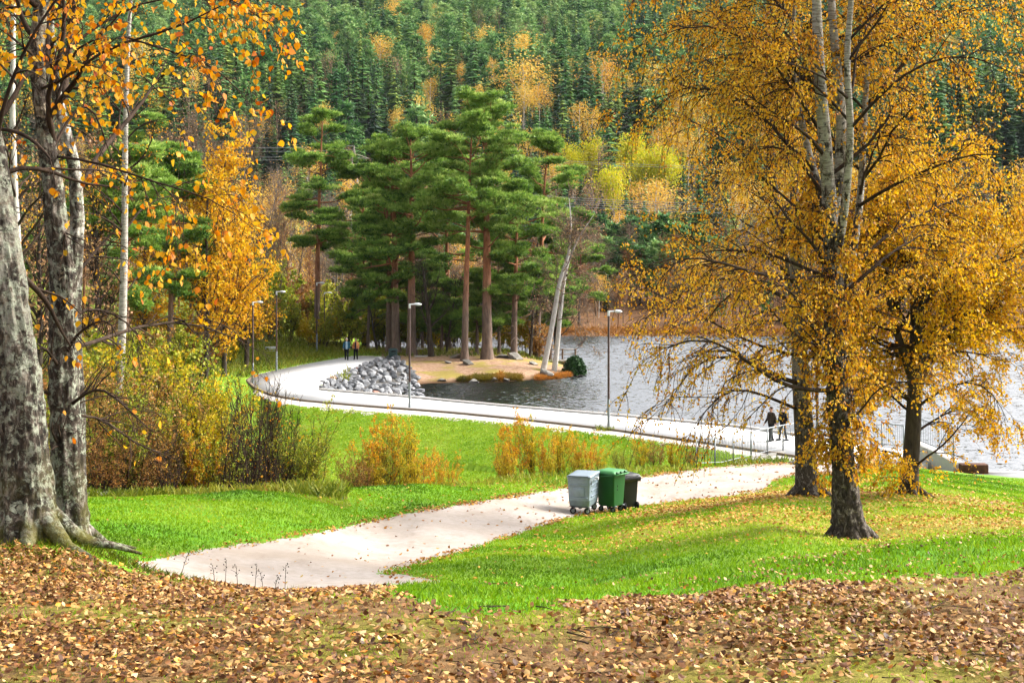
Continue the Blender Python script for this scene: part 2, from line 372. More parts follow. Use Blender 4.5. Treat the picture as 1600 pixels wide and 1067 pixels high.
cls[(fd > 60) & (cls == 0) & in_poly(fpx+nz*10, fpy+nz2*2, RG2)] = 6

def litter_field(x, y):
    """how much the turf is yellowed and leaf strewn (under the right-hand trees)"""
    px = x/y*F+800; v = np.zeros_like(x)
    for (tx, ty, rx, ry, a) in ((WX(1300,27),27,4.2,4.2,1),(WX(1420,36),35.,5.,4.,1),(WX(1230,36),36.5,4.5,4.5,1.05),(WX(1100,45),44,4.5,2.6,.9),(WX(1560,26),26,3,6,.8)):
        v = np.maximum(v, a*np.exp(-(((x-tx)/rx)**2+((y-ty)/ry)**2)*.8))
    v = v*np.where(y < 13, 0, 1)
    return np.clip(v*1.25+.35*v*fbm(x*.5, y*.5, 2, 3), 0, 1)

# ---- ground materials
def mat_lawn():
    t = NT('lawn_turf'); v = t.coord('Object')
    n1 = t.noise(v, .35, 4); n2 = t.noise(v, 3.0, 5); n3 = t.noise(v, 26, 4, .7)
    mowed = t.coord('Object', (.6, 2.2, 1)); n4 = t.noise(mowed, 1.2, 3)
    c1 = t.ramp(n2, [(.28, s2l((66,120,2))), (.5, s2l((96,156,5))), (.72, s2l((122,178,16)))])
    c2 = t.mix(t.ramp(n1, [(.35, (0,0,0)), (.62, (.85,.85,.85))]), c1, s2l((124,158,22)))
    c3 = t.mix(t.ramp(n3, [(.35, (.55,.55,.55)), (.55, (0,0,0))]), c2, s2l((36,88,5)))
    lit = t.attr('litter')
    spk = t.ramp(t.noise(v, 14, 4, .75), [(.35, s2l((96,112,20))), (.5, s2l((150,140,36))), (.66, s2l((176,130,50)))])
    c4 = t.mix(t.math('MULTIPLY', lit, .85), c3, spk)
    dam = t.attr('pale'); c5 = t.mix(dam, c4, t.ramp(n4, [(.3, s2l((106,146,22))), (.7, s2l((146,172,44)))]))
    t.bsdf(c5, .8, t.bump(n3, .5, .03), .15); return t.m
def mat_path():
    t = NT('fine_gravel'); v = t.coord('Object')
    n1 = t.noise(v, .5, 4); n2 = t.noise(v, 7, 5, .7); n3 = t.noise(v, 120, 3, .7)
    c = t.ramp(n2, [(.25, s2l((158,148,138))), (.5, s2l((184,173,164))), (.75, s2l((198,188,180)))])
    c = t.mix(t.ramp(n1, [(.4, (0,0,0)), (.7, (.7,.7,.7))]), c, s2l((160,144,126)))
    c = t.mix(t.ramp(n3, [(.36, (.3,.3,.3)), (.48, (0,0,0))]), c, s2l((140,128,118)))
    n5 = t.noise(t.coord('Object', (1.2, .35, 1)), 1.6, 4, .7); c = t.mix(t.ramp(n5, [(.54, (0,0,0)), (.7, (.5,.5,.5))]), c, s2l((142,124,106)))
    t.bsdf(c, .9, t.bump(n3, .2, .006), .15); return t.m
def mat_soil():
    t = NT('leaf_strewn_soil'); v = t.coord('Object')
    n1 = t.noise(v, 1.1, 4); n2 = t.noise(v, 9, 5, .7); n3 = t.noise(v, 60, 3, .7)
    c = t.ramp(n2, [(.3, s2l((84,62,38))), (.5, s2l((126,96,62))), (.72, s2l((164,132,92)))])
    c = t.mix(t.ramp(n1, [(.46, (0,0,0)), (.60, (.8,.8,.8))]), c, t.ramp(n3, [(.3, s2l((96,100,28))), (.7, s2l((156,150,58)))]))
    t.bsdf(c, .95, t.bump(n3, .7, .015), .1); return t.m
def mat_pen():
    t = NT('needle_strewn_earth'); v = t.coord('Object')
    n1 = t.noise(v, .5, 5); n2 = t.noise(v, 4, 5, .7)
    c = t.ramp(n2, [(.3, s2l((138,104,80))), (.5, s2l((178,144,116))), (.75, s2l((206,176,150)))])
    c = t.mix(t.ramp(n1, [(.5, (0,0,0)), (.6, (.8,.8,.8))]), c, s2l((160,146,62)))
    geo = t.n('ShaderNodeNewGeometry'); sx = t.n('ShaderNodeSeparateXYZ', {0: geo.outputs['Position']})
    c = t.mix(t.ramp(sx.outputs[2], [(.0, (1,1,1)), (.28, (0,0,0))]), c, s2l((82,58,34)))
    t.bsdf(c, .95, t.bump(n2, .6, .08), .1); return t.m
def mat_rough():
    t = NT('rough_undergrowth'); v = t.coord('Object')
    n1 = t.noise(v, .7, 5); n2 = t.noise(v, 6, 5, .7)
    c = t.ramp(n2, [(.3, s2l((70,66,22))), (.5, s2l((110,104,36))), (.75, s2l((146,132,60)))])
    c = t.mix(t.ramp(n1, [(.45, (0,0,0)), (.6, (.8,.8,.8))]), c, s2l((118,146,34)))
    t.bsdf(c, .95, t.bump(n2, .8, .1), .1); return t.m
M_lawn, M_path, M_soil, M_pen, M_rough = mat_lawn(), mat_path(), mat_soil(), mat_pen(), mat_rough()
M_shoulder = plain('pale_gravel', (205,196,186), .9, .1, var=.1, scale=3, bump=.3)
M_ripbed = plain('crushed_stone_bed', (96,92,88), .9, .1, var=.25, scale=5, bump=.6)

names = [('lawn', M_lawn, 'bright green mown lawn on both sides of the gravel path'), ('gravel_path', M_path, 'pale gravel path running down past the waste bins'),
         ('ground', M_soil, 'brown leaf covered ground along the bottom of the photo'), ('gravel_shoulder', M_shoulder, 'pale gravel strip along the lawn edge of the promenade'),
         ('stone_bed', M_ripbed, 'grey stony bank under the heap of riprap'), ('peninsula_ground', M_pen, 'brown needle covered point of land under the pines'),
         ('rough_ground', M_rough, 'rough weedy ground under the left thicket')]
for k, (nm, mt, lb) in enumerate(names):
    sel = np.where(cls == k)[0]
    if len(sel) == 0: continue
    uq, inv = np.unique(Q[sel], return_inverse=True)
    mb = MB(); mb.add(V[uq], inv.reshape(-1, 4))
    o = mb.build(nm, mt, smooth=True); tag(o, lb, 'ground' if k != 1 else 'path', kind='structure')
    if k == 0:
        vv = V[uq]
        a1 = o.data.attributes.new('litter', 'FLOAT', 'POINT'); a1.data.foreach_set('value', litter_field(vv[:, 0], vv[:, 1]).astype(np.float32))
        pl = np.clip((vv[:, 1]-54)/6, 0, 1)*.85
        a2 = o.data.attributes.new('pale', 'FLOAT', 'POINT'); a2.data.foreach_set('value', pl.astype(np.float32))

# ---- water
def mat_water():
    t = NT('lake_water'); v = t.coord('Object', (.8, .8, 1))
    n1 = t.noise(v, 2.6, 3, .65); n2 = t.noise(t.coord('Object', (1, .8, 1)), 7.5, 2, .6); n3 = t.noise(v, .12, 2)
    def vec(n, k):
        o = t.n('ShaderNodeVectorMath', {0: n.outputs['Color'], 1: (.5, .5, .5)}, operation='SUBTRACT')
        return t.n('ShaderNodeVectorMath', {0: o, 1: (k, k, 0)}, operation='MULTIPLY')
    gust = t.ramp(n3, [(.3, (.75,)*3), (.7, (1.25,)*3)])
    sm = t.n('ShaderNodeVectorMath', {0: vec(n1, 1.0), 1: vec(n2, .7)}, operation='ADD')
    sm = t.n('ShaderNodeVectorMath', {0: sm, 1: gust}, operation='MULTIPLY')
    nn = t.n('ShaderNodeVectorMath', {0: sm, 1: (0, -.18, 1)}, operation='ADD')
    nn = t.n('ShaderNodeVectorMath', {0: nn}, operation='NORMALIZE')
    b = t.bsdf(s2l((20,22,24)), .05, nn, .5); t.i(b, 'IOR', 4.0); return t.m
pts = [plane_pt(x, y, WZ) for x, y in PROM_F[4:]]+[A([WX(1345,66.5),66.5,0]), A([WX(1500,62),62,0]), A([WX(1545,58.5),58.5,0]), A([WX(3200,58.5),58.5,0]), A([WX(3200,175.),175,0]), A([WX(250,175.),175,0]), A([WX(250,118.),118,0])]
poly = [Vector((p[0], p[1]+.05, 0)) for p in pts]
mb = MB(); mb.add(A([tuple(p) for p in poly]), A(tessellate_polygon([poly])))
water = mb.build('water', mat_water()); tag(water, 'rippled lake water, dark near the pines and white with sky at right', 'lake', kind='structure')
if water.data.polygons[0].normal.z < 0: water.data.flip_normals()

# ---- promenade slab and its kerb
def mat_concrete(name, base, var=.06):
    t = NT(name); v = t.coord('Object'); n1 = t.noise(v, .6, 4); n2 = t.noise(v, 9, 5, .7)
    c0 = s2l(base); c = t.ramp(n2, [(.3, tuple(x*(1-var*2) for x in c0[:3])), (.7, c0[:3])])
    c = t.mix(t.ramp(n1, [(.45, (0,0,0)), (.8, (.35,.35,.35))]), c, tuple(x*.72 for x in c0[:3])+(1,))
    t.bsdf(c, .85, t.bump(n2, .2, .01), .2); return t.m
M_prom = mat_concrete('pale_promenade_gravel', (238,236,234)); M_conc = mat_concrete('cast_concrete', (205,200,194), .1); M_dconc = mat_concrete('weathered_concrete', (150,146,138), .15)
top = [Vector(plane_pt(x, y, WZ)) for x, y in PROM]
mb = MB(); tv = A([tuple(p) for p in top]); n = len(tv); bv = tv-A([0, 0, .16])
tri = A(tessellate_polygon([top])); mb.add(tv, tri)
mb.add(np.concatenate([tv, bv]), [(i, n+i, n+(i+1) % n, (i+1) % n) for i in range(n)])
prom = mb.build('promenade', M_prom); tag(prom, 'broad white walkway curving along the lake edge', 'walkway', kind='structure')
bm = bmesh.new(); bm.from_mesh(prom.data); bmesh.ops.remove_doubles(bm, verts=bm.verts, dist=1e-4); bmesh.ops.recalc_face_normals(bm, faces=bm.faces); bm.to_mesh(prom.data); bm.free()
mb = MB()
kp = resample([plane_pt(x, y, WZ) for x, y in PROM_F[5:]], 90)
dirv = nrm(np.gradient(kp, axis=0)); side = np.stack([-dirv[:, 1], dirv[:, 0], 0*dirv[:, 0]], 1)
sec = [(-.14, -.9), (-.14, .10), (-.12, .12), (.12, .12), (.14, .10), (.14, -.9)]
vv = np.stack([kp+side*a+A([0, 0, 1.])*b for a, b in sec], 1); m6 = len(sec)
mb.add(vv.reshape(-1, 3), [(i*m6+j, i*m6+j+1, (i+1)*m6+j+1, (i+1)*m6+j) for i in range(89) for j in range(m6-1)])
tag(mb.build('kerb', M_conc), 'concrete kerb along the water side of the white walkway', 'kerb', kind='structure')
mb = MB()
kp = resample([plane_pt(x, y+.4, WZ) for x, y in PROM_N[:12]], 90)
dirv = nrm(np.gradient(kp, axis=0)); side = np.stack([-dirv[:, 1], dirv[:, 0], 0*dirv[:, 0]], 1)
vv = np.stack([kp+side*a+A([0, 0, 1.])*b for a, b in [(-.1, -.2), (-.1, .05), (.1, .05), (.1, -.2)]], 1)
mb.add(vv.reshape(-1, 3), [(i*4+j, i*4+j+1, (i+1)*4+j+1, (i+1)*4+j) for i in range(89) for j in range(3)])
tag(mb.build('edging', plain('dark_edging', (120,104,84), .9)), 'thin brown edging along the lawn side of the white walkway', 'edging', kind='structure')

# ---- the air between here and the far slope
mb = MB(); box(mb, (100, 600, -4), (1500, 1270, 330))
t = NT('thin_autumn_haze'); pv_ = t.n('ShaderNodeVolumePrincipled', {'Color': (.86, .92, 1, 1), 'Density': .00003, 'Anisotropy': .2}); t.t.links.new(pv_.outputs[0], t.out.inputs['Volume'])
hz_ = mb.build('haze', t.m); tag(hz_, 'thin pale haze softening the far wooded slope', 'haze', kind='stuff')
# ---- hillside beyond the lake
HD = A([150, 162, 167, 200, 250, 320, 450, 700, 1000, 1200.]); HZ = A([-2, -.6, .4, 3, 12, 30, 62, 122, 190, 225.])
def zh(x, y):
    x = np.asarray(x, float); y = np.asarray(y, float)
    z = np.interp(y, HD, HZ); k = np.clip((y-190)/120, 0, 1)
    return z + k*(6*fbm(x*.012, y*.012, 1, 3)) + np.clip((y-165)/20, 0, 1)*.5*fbm(x*.1, y*.1, 4, 2)
gx = np.linspace(-560, 760, 170); gy = np.concatenate([np.linspace(150, 300, 60), np.linspace(305, 1200, 110)])
GX, GY = np.meshgrid(gx, gy); GZ = zh(GX, GY); nr, nc = GX.shape; ii = np.arange(nr*nc).reshape(nr, nc)
mb = MB(); mb.add(np.stack([GX, GY, GZ], -1).reshape(-1, 3), np.stack([ii[:-1, :-1], ii[:-1, 1:], ii[1:, 1:], ii[1:, :-1]], -1).reshape(-1, 4))
t = NT('forest_floor'); v = t.coord('Object'); n1 = t.noise(v, .05, 5); n2 = t.noise(v, .8, 5, .7)
c = t.ramp(n2, [(.3, s2l((60,52,30))), (.5, s2l((96,82,46))), (.75, s2l((128,104,62)))])
c = t.mix(t.ramp(n1, [(.3, (0.2,0.2,0.2)), (.5, (.95,.95,.95))]), c, s2l((40,62,30)))
geo = t.n('ShaderNodeNewGeometry'); sx = t.n('ShaderNodeSeparateXYZ', {0: geo.outputs['Position']})
c = t.mix(t.n('ShaderNodeMapRange', {0: sx.outputs[2], 1: 16., 2: 5.}), c, t.ramp(n2, [(.3, s2l((98,70,48))), (.7, s2l((146,108,76)))]))
t.bsdf(c, .95, None, .1)
tag(mb.build('hillside', t.m, smooth=True), 'wooded hillside rising beyond the lake', 'hillside', kind='structure')
# ================================================================== vegetation: kinds
def bark_birch(name, white=(206,200,190), dark=(44,38,34), basez=2.0, amount=.5, lich=0.0, ring=26):
    """peeling white bark with black lenticel bands, black and cracked near the foot"""
    t = NT(name); v = t.coord('Object', (2.2, 2.2, ring)); v2 = t.coord('Object', (5, 5, 3)); v3 = t.coord('Object')
    band = t.noise(v, 1.0, 3, .6); crack = t.noise(v2, 1.6, 5, .7, .6); fine = t.noise(v3, 45, 3, .7)
    sx = t.n('ShaderNodeSeparateXYZ', {0: t.n('ShaderNodeTexCoord').outputs['Object']})
    zz = t.math('SUBTRACT', 1.0, t.math('DIVIDE', sx.outputs[2], basez))
    base = t.math('MULTIPLY', t.n('ShaderNodeClamp', {0: zz}), .34)
    c = t.ramp(fine, [(.3, tuple(x*.72 for x in s2l(white)[:3])), (.7, s2l(white)[:3])])
    c = t.mix(t.ramp(band, [(.35, (0,0,0)), (.44, (.8,.8,.8)), (.5, (0,0,0))]), c, s2l((104,88,72)))
    c = t.mix(t.ramp(band, [(.60, (0,0,0)), (.66, (1,1,1))]), c, s2l(dark))
    thr = t.math('ADD', crack, base)
    c = t.mix(t.ramp(thr, [(.72-amount*.3, (0,0,0)), (.79-amount*.3, (1,1,1))]), c, t.ramp(t.noise(v2, 2.4, 6, .75, .8), [(.40, s2l(dark)[:3]), (.54, s2l((82,72,62))[:3]), (.66, s2l((166,156,144))[:3])]))
    if lich:
        ln = t.noise(v3, 16, 5, .75, .4)
        c = t.mix(t.ramp(ln, [(.56-lich*.08, (0,0,0)), (.63-lich*.08, (.9,.9,.9))]), c, t.ramp(fine, [(.3, s2l((120,126,104))), (.7, s2l((176,178,160)))]))
        mo = t.n('ShaderNodeClamp', {0: t.math('SUBTRACT', 1.0, t.math('MULTIPLY', sx.outputs[2], 1.5))})
        c = t.mix(t.math('MULTIPLY', mo, t.ramp(t.noise(v3, 5, 4), [(.42, (0,0,0)), (.6, (.8,.8,.8))])), c, s2l((98,94,34)))
    t.bsdf(c, .85, t.bump(t.math('ADD', crack, t.math('MULTIPLY', fine, .4)), .8, .03), .15); return t.m
def bark_plain(name, lo, hi, scale=8, z0=None, z1=None, top=None):
    t = NT(name); v = t.coord('Object', (1, 1, .25)); n1 = t.noise(v, scale, 5, .7)
    c = t.ramp(n1, [(.32, s2l(lo)), (.68, s2l(hi))])
    if top:
        sx = t.n('ShaderNodeSeparateXYZ', {0: t.n('ShaderNodeTexCoord').outputs['Object']})
        mr = t.n('ShaderNodeMapRange', {0: t.math('ADD', sx.outputs[2], t.math('MULTIPLY', n1, 1.5)), 1: z0, 2: z1})
        c = t.mix(mr, c, t.ramp(n1, [(.3, s2l(top[0])), (.7, s2l(top[1]))]))
    t.bsdf(c, .9, t.bump(n1, .7, .03), .1); return t.m

K_birch = bark_birch('birch_bark', (196,188,176), basez=7.5, amount=.54)
K_birch_old = bark_birch('old_birch_bark', (150,146,132), (34,30,26), 1.4, .8, lich=.75, ring=16)
K_dark = bark_plain('dark_bark', (46,40,34), (96,86,74))
K_twig = bark_plain('twig_bark', (44,34,28), (84,68,56))
K_grey = bark_plain('grey_bark', (92,82,74), (146,134,122))
K_bare = bark_plain('bare_branch_bark', (96,78,64), (150,128,108))
K_rust = bark_plain('rusty_twig_bark', (112,74,50), (166,118,82))
K_white = bark_plain('pale_birch_bark', (172,164,154), (236,230,220), 14)
K_pine = bark_plain('pine_bark', (88,74,66), (142,122,108), 6, 4.5, 8.5, ((124,78,54), (190,130,94)))
K_conif = bark_plain('conifer_bark', (58,48,42), (104,90,78))

L_gold = leaf_mat('gold_birch_leaves', [(186,106,12), (230,152,16), (246,182,30), (252,206,62), (228,188,50)], .45)
L_yellow = leaf_mat('yellow_birch_leaves', [(206,130,6), (238,166,8), (250,190,14), (252,206,36), (216,184,36)], .45)
L_orange = leaf_mat('orange_leaves', [(196,92,8), (236,140,10), (248,172,16), (250,194,36), (214,180,40)], .45)
L_shrub_y = leaf_mat('shrub_yellow_leaves', [(190,140,10), (222,184,20), (236,208,40), (190,186,32), (124,142,30)], .45, .3)
L_shrub_o = leaf_mat('shrub_orange_leaves', [(206,112,14), (240,160,18), (248,196,36), (224,190,40), (164,150,34)], .45, .3)
L_shrub_g = leaf_mat('shrub_olive_leaves', [(92,110,24), (136,150,32), (168,176,42), (198,188,52), (160,130,48)], .45, .3)
L_shrub_r = leaf_mat('shrub_russet_leaves', [(134,84,40), (180,118,54), (206,150,74), (170,136,62), (142,130,56)], .4, .3)
L_lime = leaf_mat('lime_leaves', [(150,156,14), (190,200,22), (222,218,36), (238,214,44), (240,196,44)], .45)
L_pine = leaf_mat('pine_needles', [(54,88,32), (102,144,52), (146,184,72), (184,212,96), (210,226,124)], .3, .15)
L_spruce = leaf_mat('spruce_needles', [(8,32,18), (22,58,30), (44,92,44), (76,126,58), (116,156,74)], .15, .85)
L_spruce2 = leaf_mat('olive_spruce_needles', [(18,40,14), (40,72,24), (70,104,34), (106,136,50), (150,170,72)], .12, .8)
L_fpine = leaf_mat('far_pine_needles', [(40,84,40), (74,126,62), (110,160,84), (146,188,104), (178,208,124)], .25, .6)
L_fbirch = leaf_mat('far_birch_leaves', [(214,150,50), (238,182,64), (250,204,88), (252,216,96), (226,190,80)], .4, .4)
L_fbrown = leaf_mat('far_brown_leaves', [(146,104,76), (184,138,98), (210,164,116), (216,176,112), (176,138,100)], .35, .4)
L_rhodo = leaf_mat('evergreen_leaves', [(18,44,16), (34,70,24), (52,92,34), (80,120,50)], .15)

# ------------------------------------------------------------------ generators (all return bark MB, leaf MB)
def fan_tufts(rng, pos, up, L, w, k=5):
    """needle tufts: k slim triangles fanned round direction up at each pos"""
    n = len(pos); p = np.repeat(pos, k, 0); u = np.repeat(up, k, 0)
    d = nrm(u+rng.normal(size=(n*k, 3))*.62); s = nrm(np.cross(d, rng.normal(size=(n*k, 3))))
    ll = np.repeat(np.broadcast_to(L, (n,)), k)[:, None]*rng.uniform(.6, 1.15, (n*k, 1)); ww = np.repeat(np.broadcast_to(w, (n,)), k)[:, None]
    v = np.stack([p-s*ww*.5-d*ll*.15, p+s*ww*.5-d*ll*.15, p+d*ll], 1).reshape(-1, 3)
    return v, np.arange(n*k*3).reshape(-1, 3)

def pine_tree(rng, H, r0, cs, half_w, lean=(0, 0), nlimb=34, pads=3, tufts=42, flat=True, L=.34, dead=6, shape=None, sides=9):
    """tall Scots pine: bare trunk, clouded crown from height fraction cs up"""
    n = 18; tt = np.linspace(0, 1, n)
    sway = np.cumsum(rng.normal(size=(n, 2))*.05, 0)
    P = np.stack([lean[0]*tt**1.2+sway[:, 0]*tt, lean[1]*tt**1.2+sway[:, 1]*tt, tt*H*.97], 1)
    rr = r0*(1-.86*tt**1.1); rr[0] *= 1.35
    bark, leaf = MB(), MB()
    v, f = tubes(P, rr, sides); bark.add(v, f)
    T = P[None]; RT = rr[None]
    t = np.sort(rng.uniform(cs, .985, nlimb)); az = np.arange(nlimb)*2.4+rng.uniform(0, .8, nlimb)
    q = (t-cs)/(1-cs)
    prof = np.interp(q, [0, .12, .35, .65, .85, 1], shape or [.55, .85, 1, .95, .7, .3])
    Ln = half_w*prof*rng.uniform(.65, 1.1, nlimb)
    base, tan = along(T, np.zeros(nlimb, int), t)
    el = np.interp(q, [0, .4, .8, 1], [-.1, .12, .45, .9])+rng.normal(size=nlimb)*.12
    d = np.stack([np.cos(az)*np.cos(el), np.sin(az)*np.cos(el), np.sin(el)], 1)
    LP = grow(rng, base, d, Ln, 6, .25, .16); LR = taper(np.minimum(.03+.018*Ln, rat(RT, np.zeros(nlimb, int), t)*.55), 6, .25)
    v, f = tubes(LP, LR, 5); bark.add(v, f)
    # side shoots
    m = 4; pi = np.repeat(np.arange(nlimb), m); ts = rng.uniform(.35, .95, nlimb*m)
    b2, t2 = along(LP, pi, ts); d2 = swing(rng, t2, rng.uniform(.5, 1.0, len(pi))); d2[:, 2] = np.abs(d2[:, 2])*.4+.1
    SP = grow(rng, b2, d2, Ln[pi]*rng.uniform(.2, .42, len(pi)), 3, .3, .1); v, f = tubes(SP, taper(rat(LR, pi, ts)*.6, 3, .3), 3); bark.add(v, f)
    cen = [LP[:, -1], SP[:, -1], SP[:, 2]] + ([along(LP, np.arange(nlimb), rng.uniform(.55, .85, nlimb))[0]] if pads > 2 else [])
    cen = np.concatenate(cen); k = len(cen); sz = rng.uniform(.55, 1.0, k)*(.55+.08*half_w)
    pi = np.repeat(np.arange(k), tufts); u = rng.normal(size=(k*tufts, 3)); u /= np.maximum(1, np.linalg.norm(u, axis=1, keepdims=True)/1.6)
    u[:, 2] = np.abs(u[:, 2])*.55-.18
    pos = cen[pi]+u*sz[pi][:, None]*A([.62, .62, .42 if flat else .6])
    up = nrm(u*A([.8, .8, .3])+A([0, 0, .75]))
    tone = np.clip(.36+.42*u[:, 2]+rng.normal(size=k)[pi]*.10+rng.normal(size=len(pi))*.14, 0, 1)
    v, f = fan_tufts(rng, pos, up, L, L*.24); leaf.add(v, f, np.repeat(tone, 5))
    if dead:
        td = rng.uniform(cs*.45, cs*1.05, dead); bd, _ = along(T, np.zeros(dead, int), td); a = rng.uniform(0, 2*PI, dead)
        DP = grow(rng, bd, np.stack([np.cos(a), np.sin(a), rng.uniform(-.3, .2, dead)], 1), rng.uniform(.6, 2.0, dead), 4, -.3, .25); v, f = tubes(DP, taper(np.full(dead, .035), 4), 4); bark.add(v, f)
    return bark, leaf

def broadleaf(rng, trunk, l1=(22, .28, 1.0), len1=3.5, ang1=.8, g1=.25, n2=5, len2=1.4, g2=-.2, n3=4, len3=.8, g3=-.9, leaves=10, size=.06, fold=False, droop=.6, extra=None, lenprof=None, sides=10, twig_r=.006, wob=.13, asp=.72, s3=3):
    """trunk: list of (x,y,z,r) polylines; branches in three orders, leaves on the last"""
    bark, br, leaf = MB(), MB(), MB()
    TP = []; 
    for tr in trunk:
        q = resample(tr, 26); v, f = tubes(q[:, :3], q[:, 3], sides); bark.add(v, f); TP.append(q)
    TP = A(TP); P0, R0 = TP[..., :3], TP[..., 3]
    n1 = l1[0]; pi = rng.integers(0, len(TP), n1) if len(TP) > 1 else np.zeros(n1, int)
    t = rng.uniform(l1[1], l1[2], n1)
    b, tan = along(P0, pi, t); d = swing(rng, tan, ang1*rng.uniform(.75, 1.25, n1))
    pf = np.interp((t-l1[1])/(l1[2]-l1[1]+1e-6), [0, .25, .6, 1], lenprof or [.8, 1, .8, .35])
    Ls = len1*pf*rng.uniform(.7, 1.15, n1)
    P1 = grow(rng, b, d, Ls, 8, g1, wob); R1 = taper(np.minimum(rat(R0, pi, t)*.5, .012+.012*Ls), 8, .2)
    if extra is not None:
        E = A([resample(e, 9) for e in extra]); P1 = np.concatenate([P1, E[..., :3]]); R1 = np.concatenate([R1, E[..., 3]]); Ls = np.concatenate([Ls, np.linalg.norm(np.diff(E[..., :3], axis=1), axis=2).sum(1)])
    v, f = tubes(P1, R1, 6); br.add(v, f)
    cnt = np.maximum(2, np.round(n2*np.clip(Ls/len1, .5, 2.5))).astype(int); pi = np.repeat(np.arange(len(P1)), cnt); t = rng.uniform(.2, 1, len(pi))
    b, tan = along(P1, pi, t); d = swing(rng, tan, rng.uniform(.4, 1.0, len(pi)))
    P2 = grow(rng, b, d, len2*rng.uniform(.5, 1.2, len(pi)), 6, g2, wob); R2 = taper(np.minimum(rat(R1, pi, t)*.6, .014), 6, .3)
    v, f = tubes(P2, R2, 4); br.add(v, f)
    pi = np.repeat(np.arange(len(P2)), n3); t = rng.uniform(.15, 1, len(pi))
    b, tan = along(P2, pi, t); d = swing(rng, tan, rng.uniform(.3, .9, len(pi)))
    P3 = grow(rng, b, d, len3*rng.uniform(.4, 1.2, len(pi)), 5, g3, wob*.8); R3 = taper(np.full(len(pi), twig_r), 5, .5)
    v, f = tubes(P3, R3, s3); br.add(v, f)
    if leaves:
        cl = rng.normal(size=len(P3))*.12
        if leaves < 1:
            pi = np.where(rng.random(len(P3)) < leaves)[0]
        else:
            pi = np.repeat(np.arange(len(P3)), leaves)
        t = rng.uniform(.1, 1, len(pi)); pos, _ = along(P3, pi, t); pos = pos+rng.normal(size=pos.shape)*size*.5
        v, f = leaf_quads(rng, pos, size*rng.uniform(.65, 1.25, len(pi)), droop, fold, asp)
        a = np.clip(.5+cl[pi]+rng.normal(size=len(pi))*.2, 0, 1)
        leaf.add(v, f, np.concatenate([a, a]) if fold else a)
    return bark, br, leaf

def spruce_far(rng, H=16, rad=2.6, levels=20, per=8):
    bark, leaf = MB(), MB()
    bark.add(*tubes(A([[0, 0, 0], [0, 0, H*.5], [0, 0, H]]), A([.2, .12, .02]), 4))
    z, az, L, dr = [], [], [], []
    for i in range(levels):
        q = i/(levels-1); k = max(3, int(per*(1-.55*q)))
        for j in range(k):
            z.append(H*(.08+.9*q)+rng.normal()*.42*(1-.6*q)); az.append(j/k*2*PI+i*1.3+rng.normal()*.2)
            L.append(rad*(1-q)**.85*rng.uniform(.5, 1.25)+.15); dr.append(rng.uniform(.25, .6))
    z, az, L, dr = map(A, (z, az, L, dr)); n = len(z)
    c = np.stack([np.zeros(n), np.zeros(n), z], 1); o = np.stack([np.cos(az), np.sin(az), 0*az], 1); s = np.stack([-np.sin(az), np.cos(az), 0*az], 1)
    w = (.36*L+.22)[:, None]; L_ = L[:, None]; up = A([0, 0, 1.])
    mid = c+o*L_*.55-up*L_*dr[:, None]*.35; tip = c+o*L_-up*L_*dr[:, None]*.55
    v = np.stack([c+up*.25, mid+s*w-up*.25*L_*.5, tip, mid-s*w-up*.25*L_*.5, mid+up*.12], 1).reshape(-1, 3); k = np.arange(n)[:, None]*5
    f = np.concatenate([k+A([[0, 1, 4]]), k+A([[1, 2, 4]]), k+A([[2, 3, 4]]), k+A([[3, 0, 4]])])
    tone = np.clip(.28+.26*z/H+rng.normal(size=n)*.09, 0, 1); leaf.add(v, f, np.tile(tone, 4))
    # hanging sprays
    pi = rng.integers(0, n, n*2); t = rng.uniform(.3, .95, n*2)[:, None]
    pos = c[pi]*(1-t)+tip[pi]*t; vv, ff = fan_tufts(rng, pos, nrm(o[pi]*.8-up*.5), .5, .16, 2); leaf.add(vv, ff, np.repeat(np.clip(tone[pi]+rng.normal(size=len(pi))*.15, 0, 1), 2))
    return bark, leaf
def pine_far(rng, H=13, rad=2.4, cs=.25, n=46, k=9):
    bark, leaf = MB(), MB()
    bark.add(*tubes(A([[0, 0, 0], [.1, 0, H*.5], [0, 0, H*.96]]), A([.18, .12, .03]), 4))
    q = rng.uniform(0, 1, n); az = rng.uniform(0, 2*PI, n); rr = rad*np.interp(q, [0, .3, .7, 1], [.8, 1, .75, .12])*np.sqrt(rng.uniform(.15, 1, n))
    cen = np.stack([np.cos(az)*rr, np.sin(az)*rr, H*(cs+(1-cs)*q*.95)+rr*.25], 1)
    bark.add(*tubes(np.stack([cen*A([0, 0, 1])-A([0, 0, .6]), cen*.55+cen*A([0, 0, .45])-A([0, 0, .3]), cen], 1), np.tile(A([.05, .04, .02]), (n, 1)), 3))
    pi = np.repeat(np.arange(n), k); u = rng.normal(size=(n*k, 3)); pos = cen[pi]+u*A([.42, .42, .28]); up = nrm(u*A([1, 1, .3])+A([0, 0, 1.0]))
    v, f = fan_tufts(rng, pos, up, .8, .34, 3); tone = np.clip(.45+rng.normal(size=n)[pi]*.14+u[:, 2]*.10+rng.normal(size=n*k)*.16, 0, 1); leaf.add(v, f, np.repeat(tone, 3)); return bark, leaf
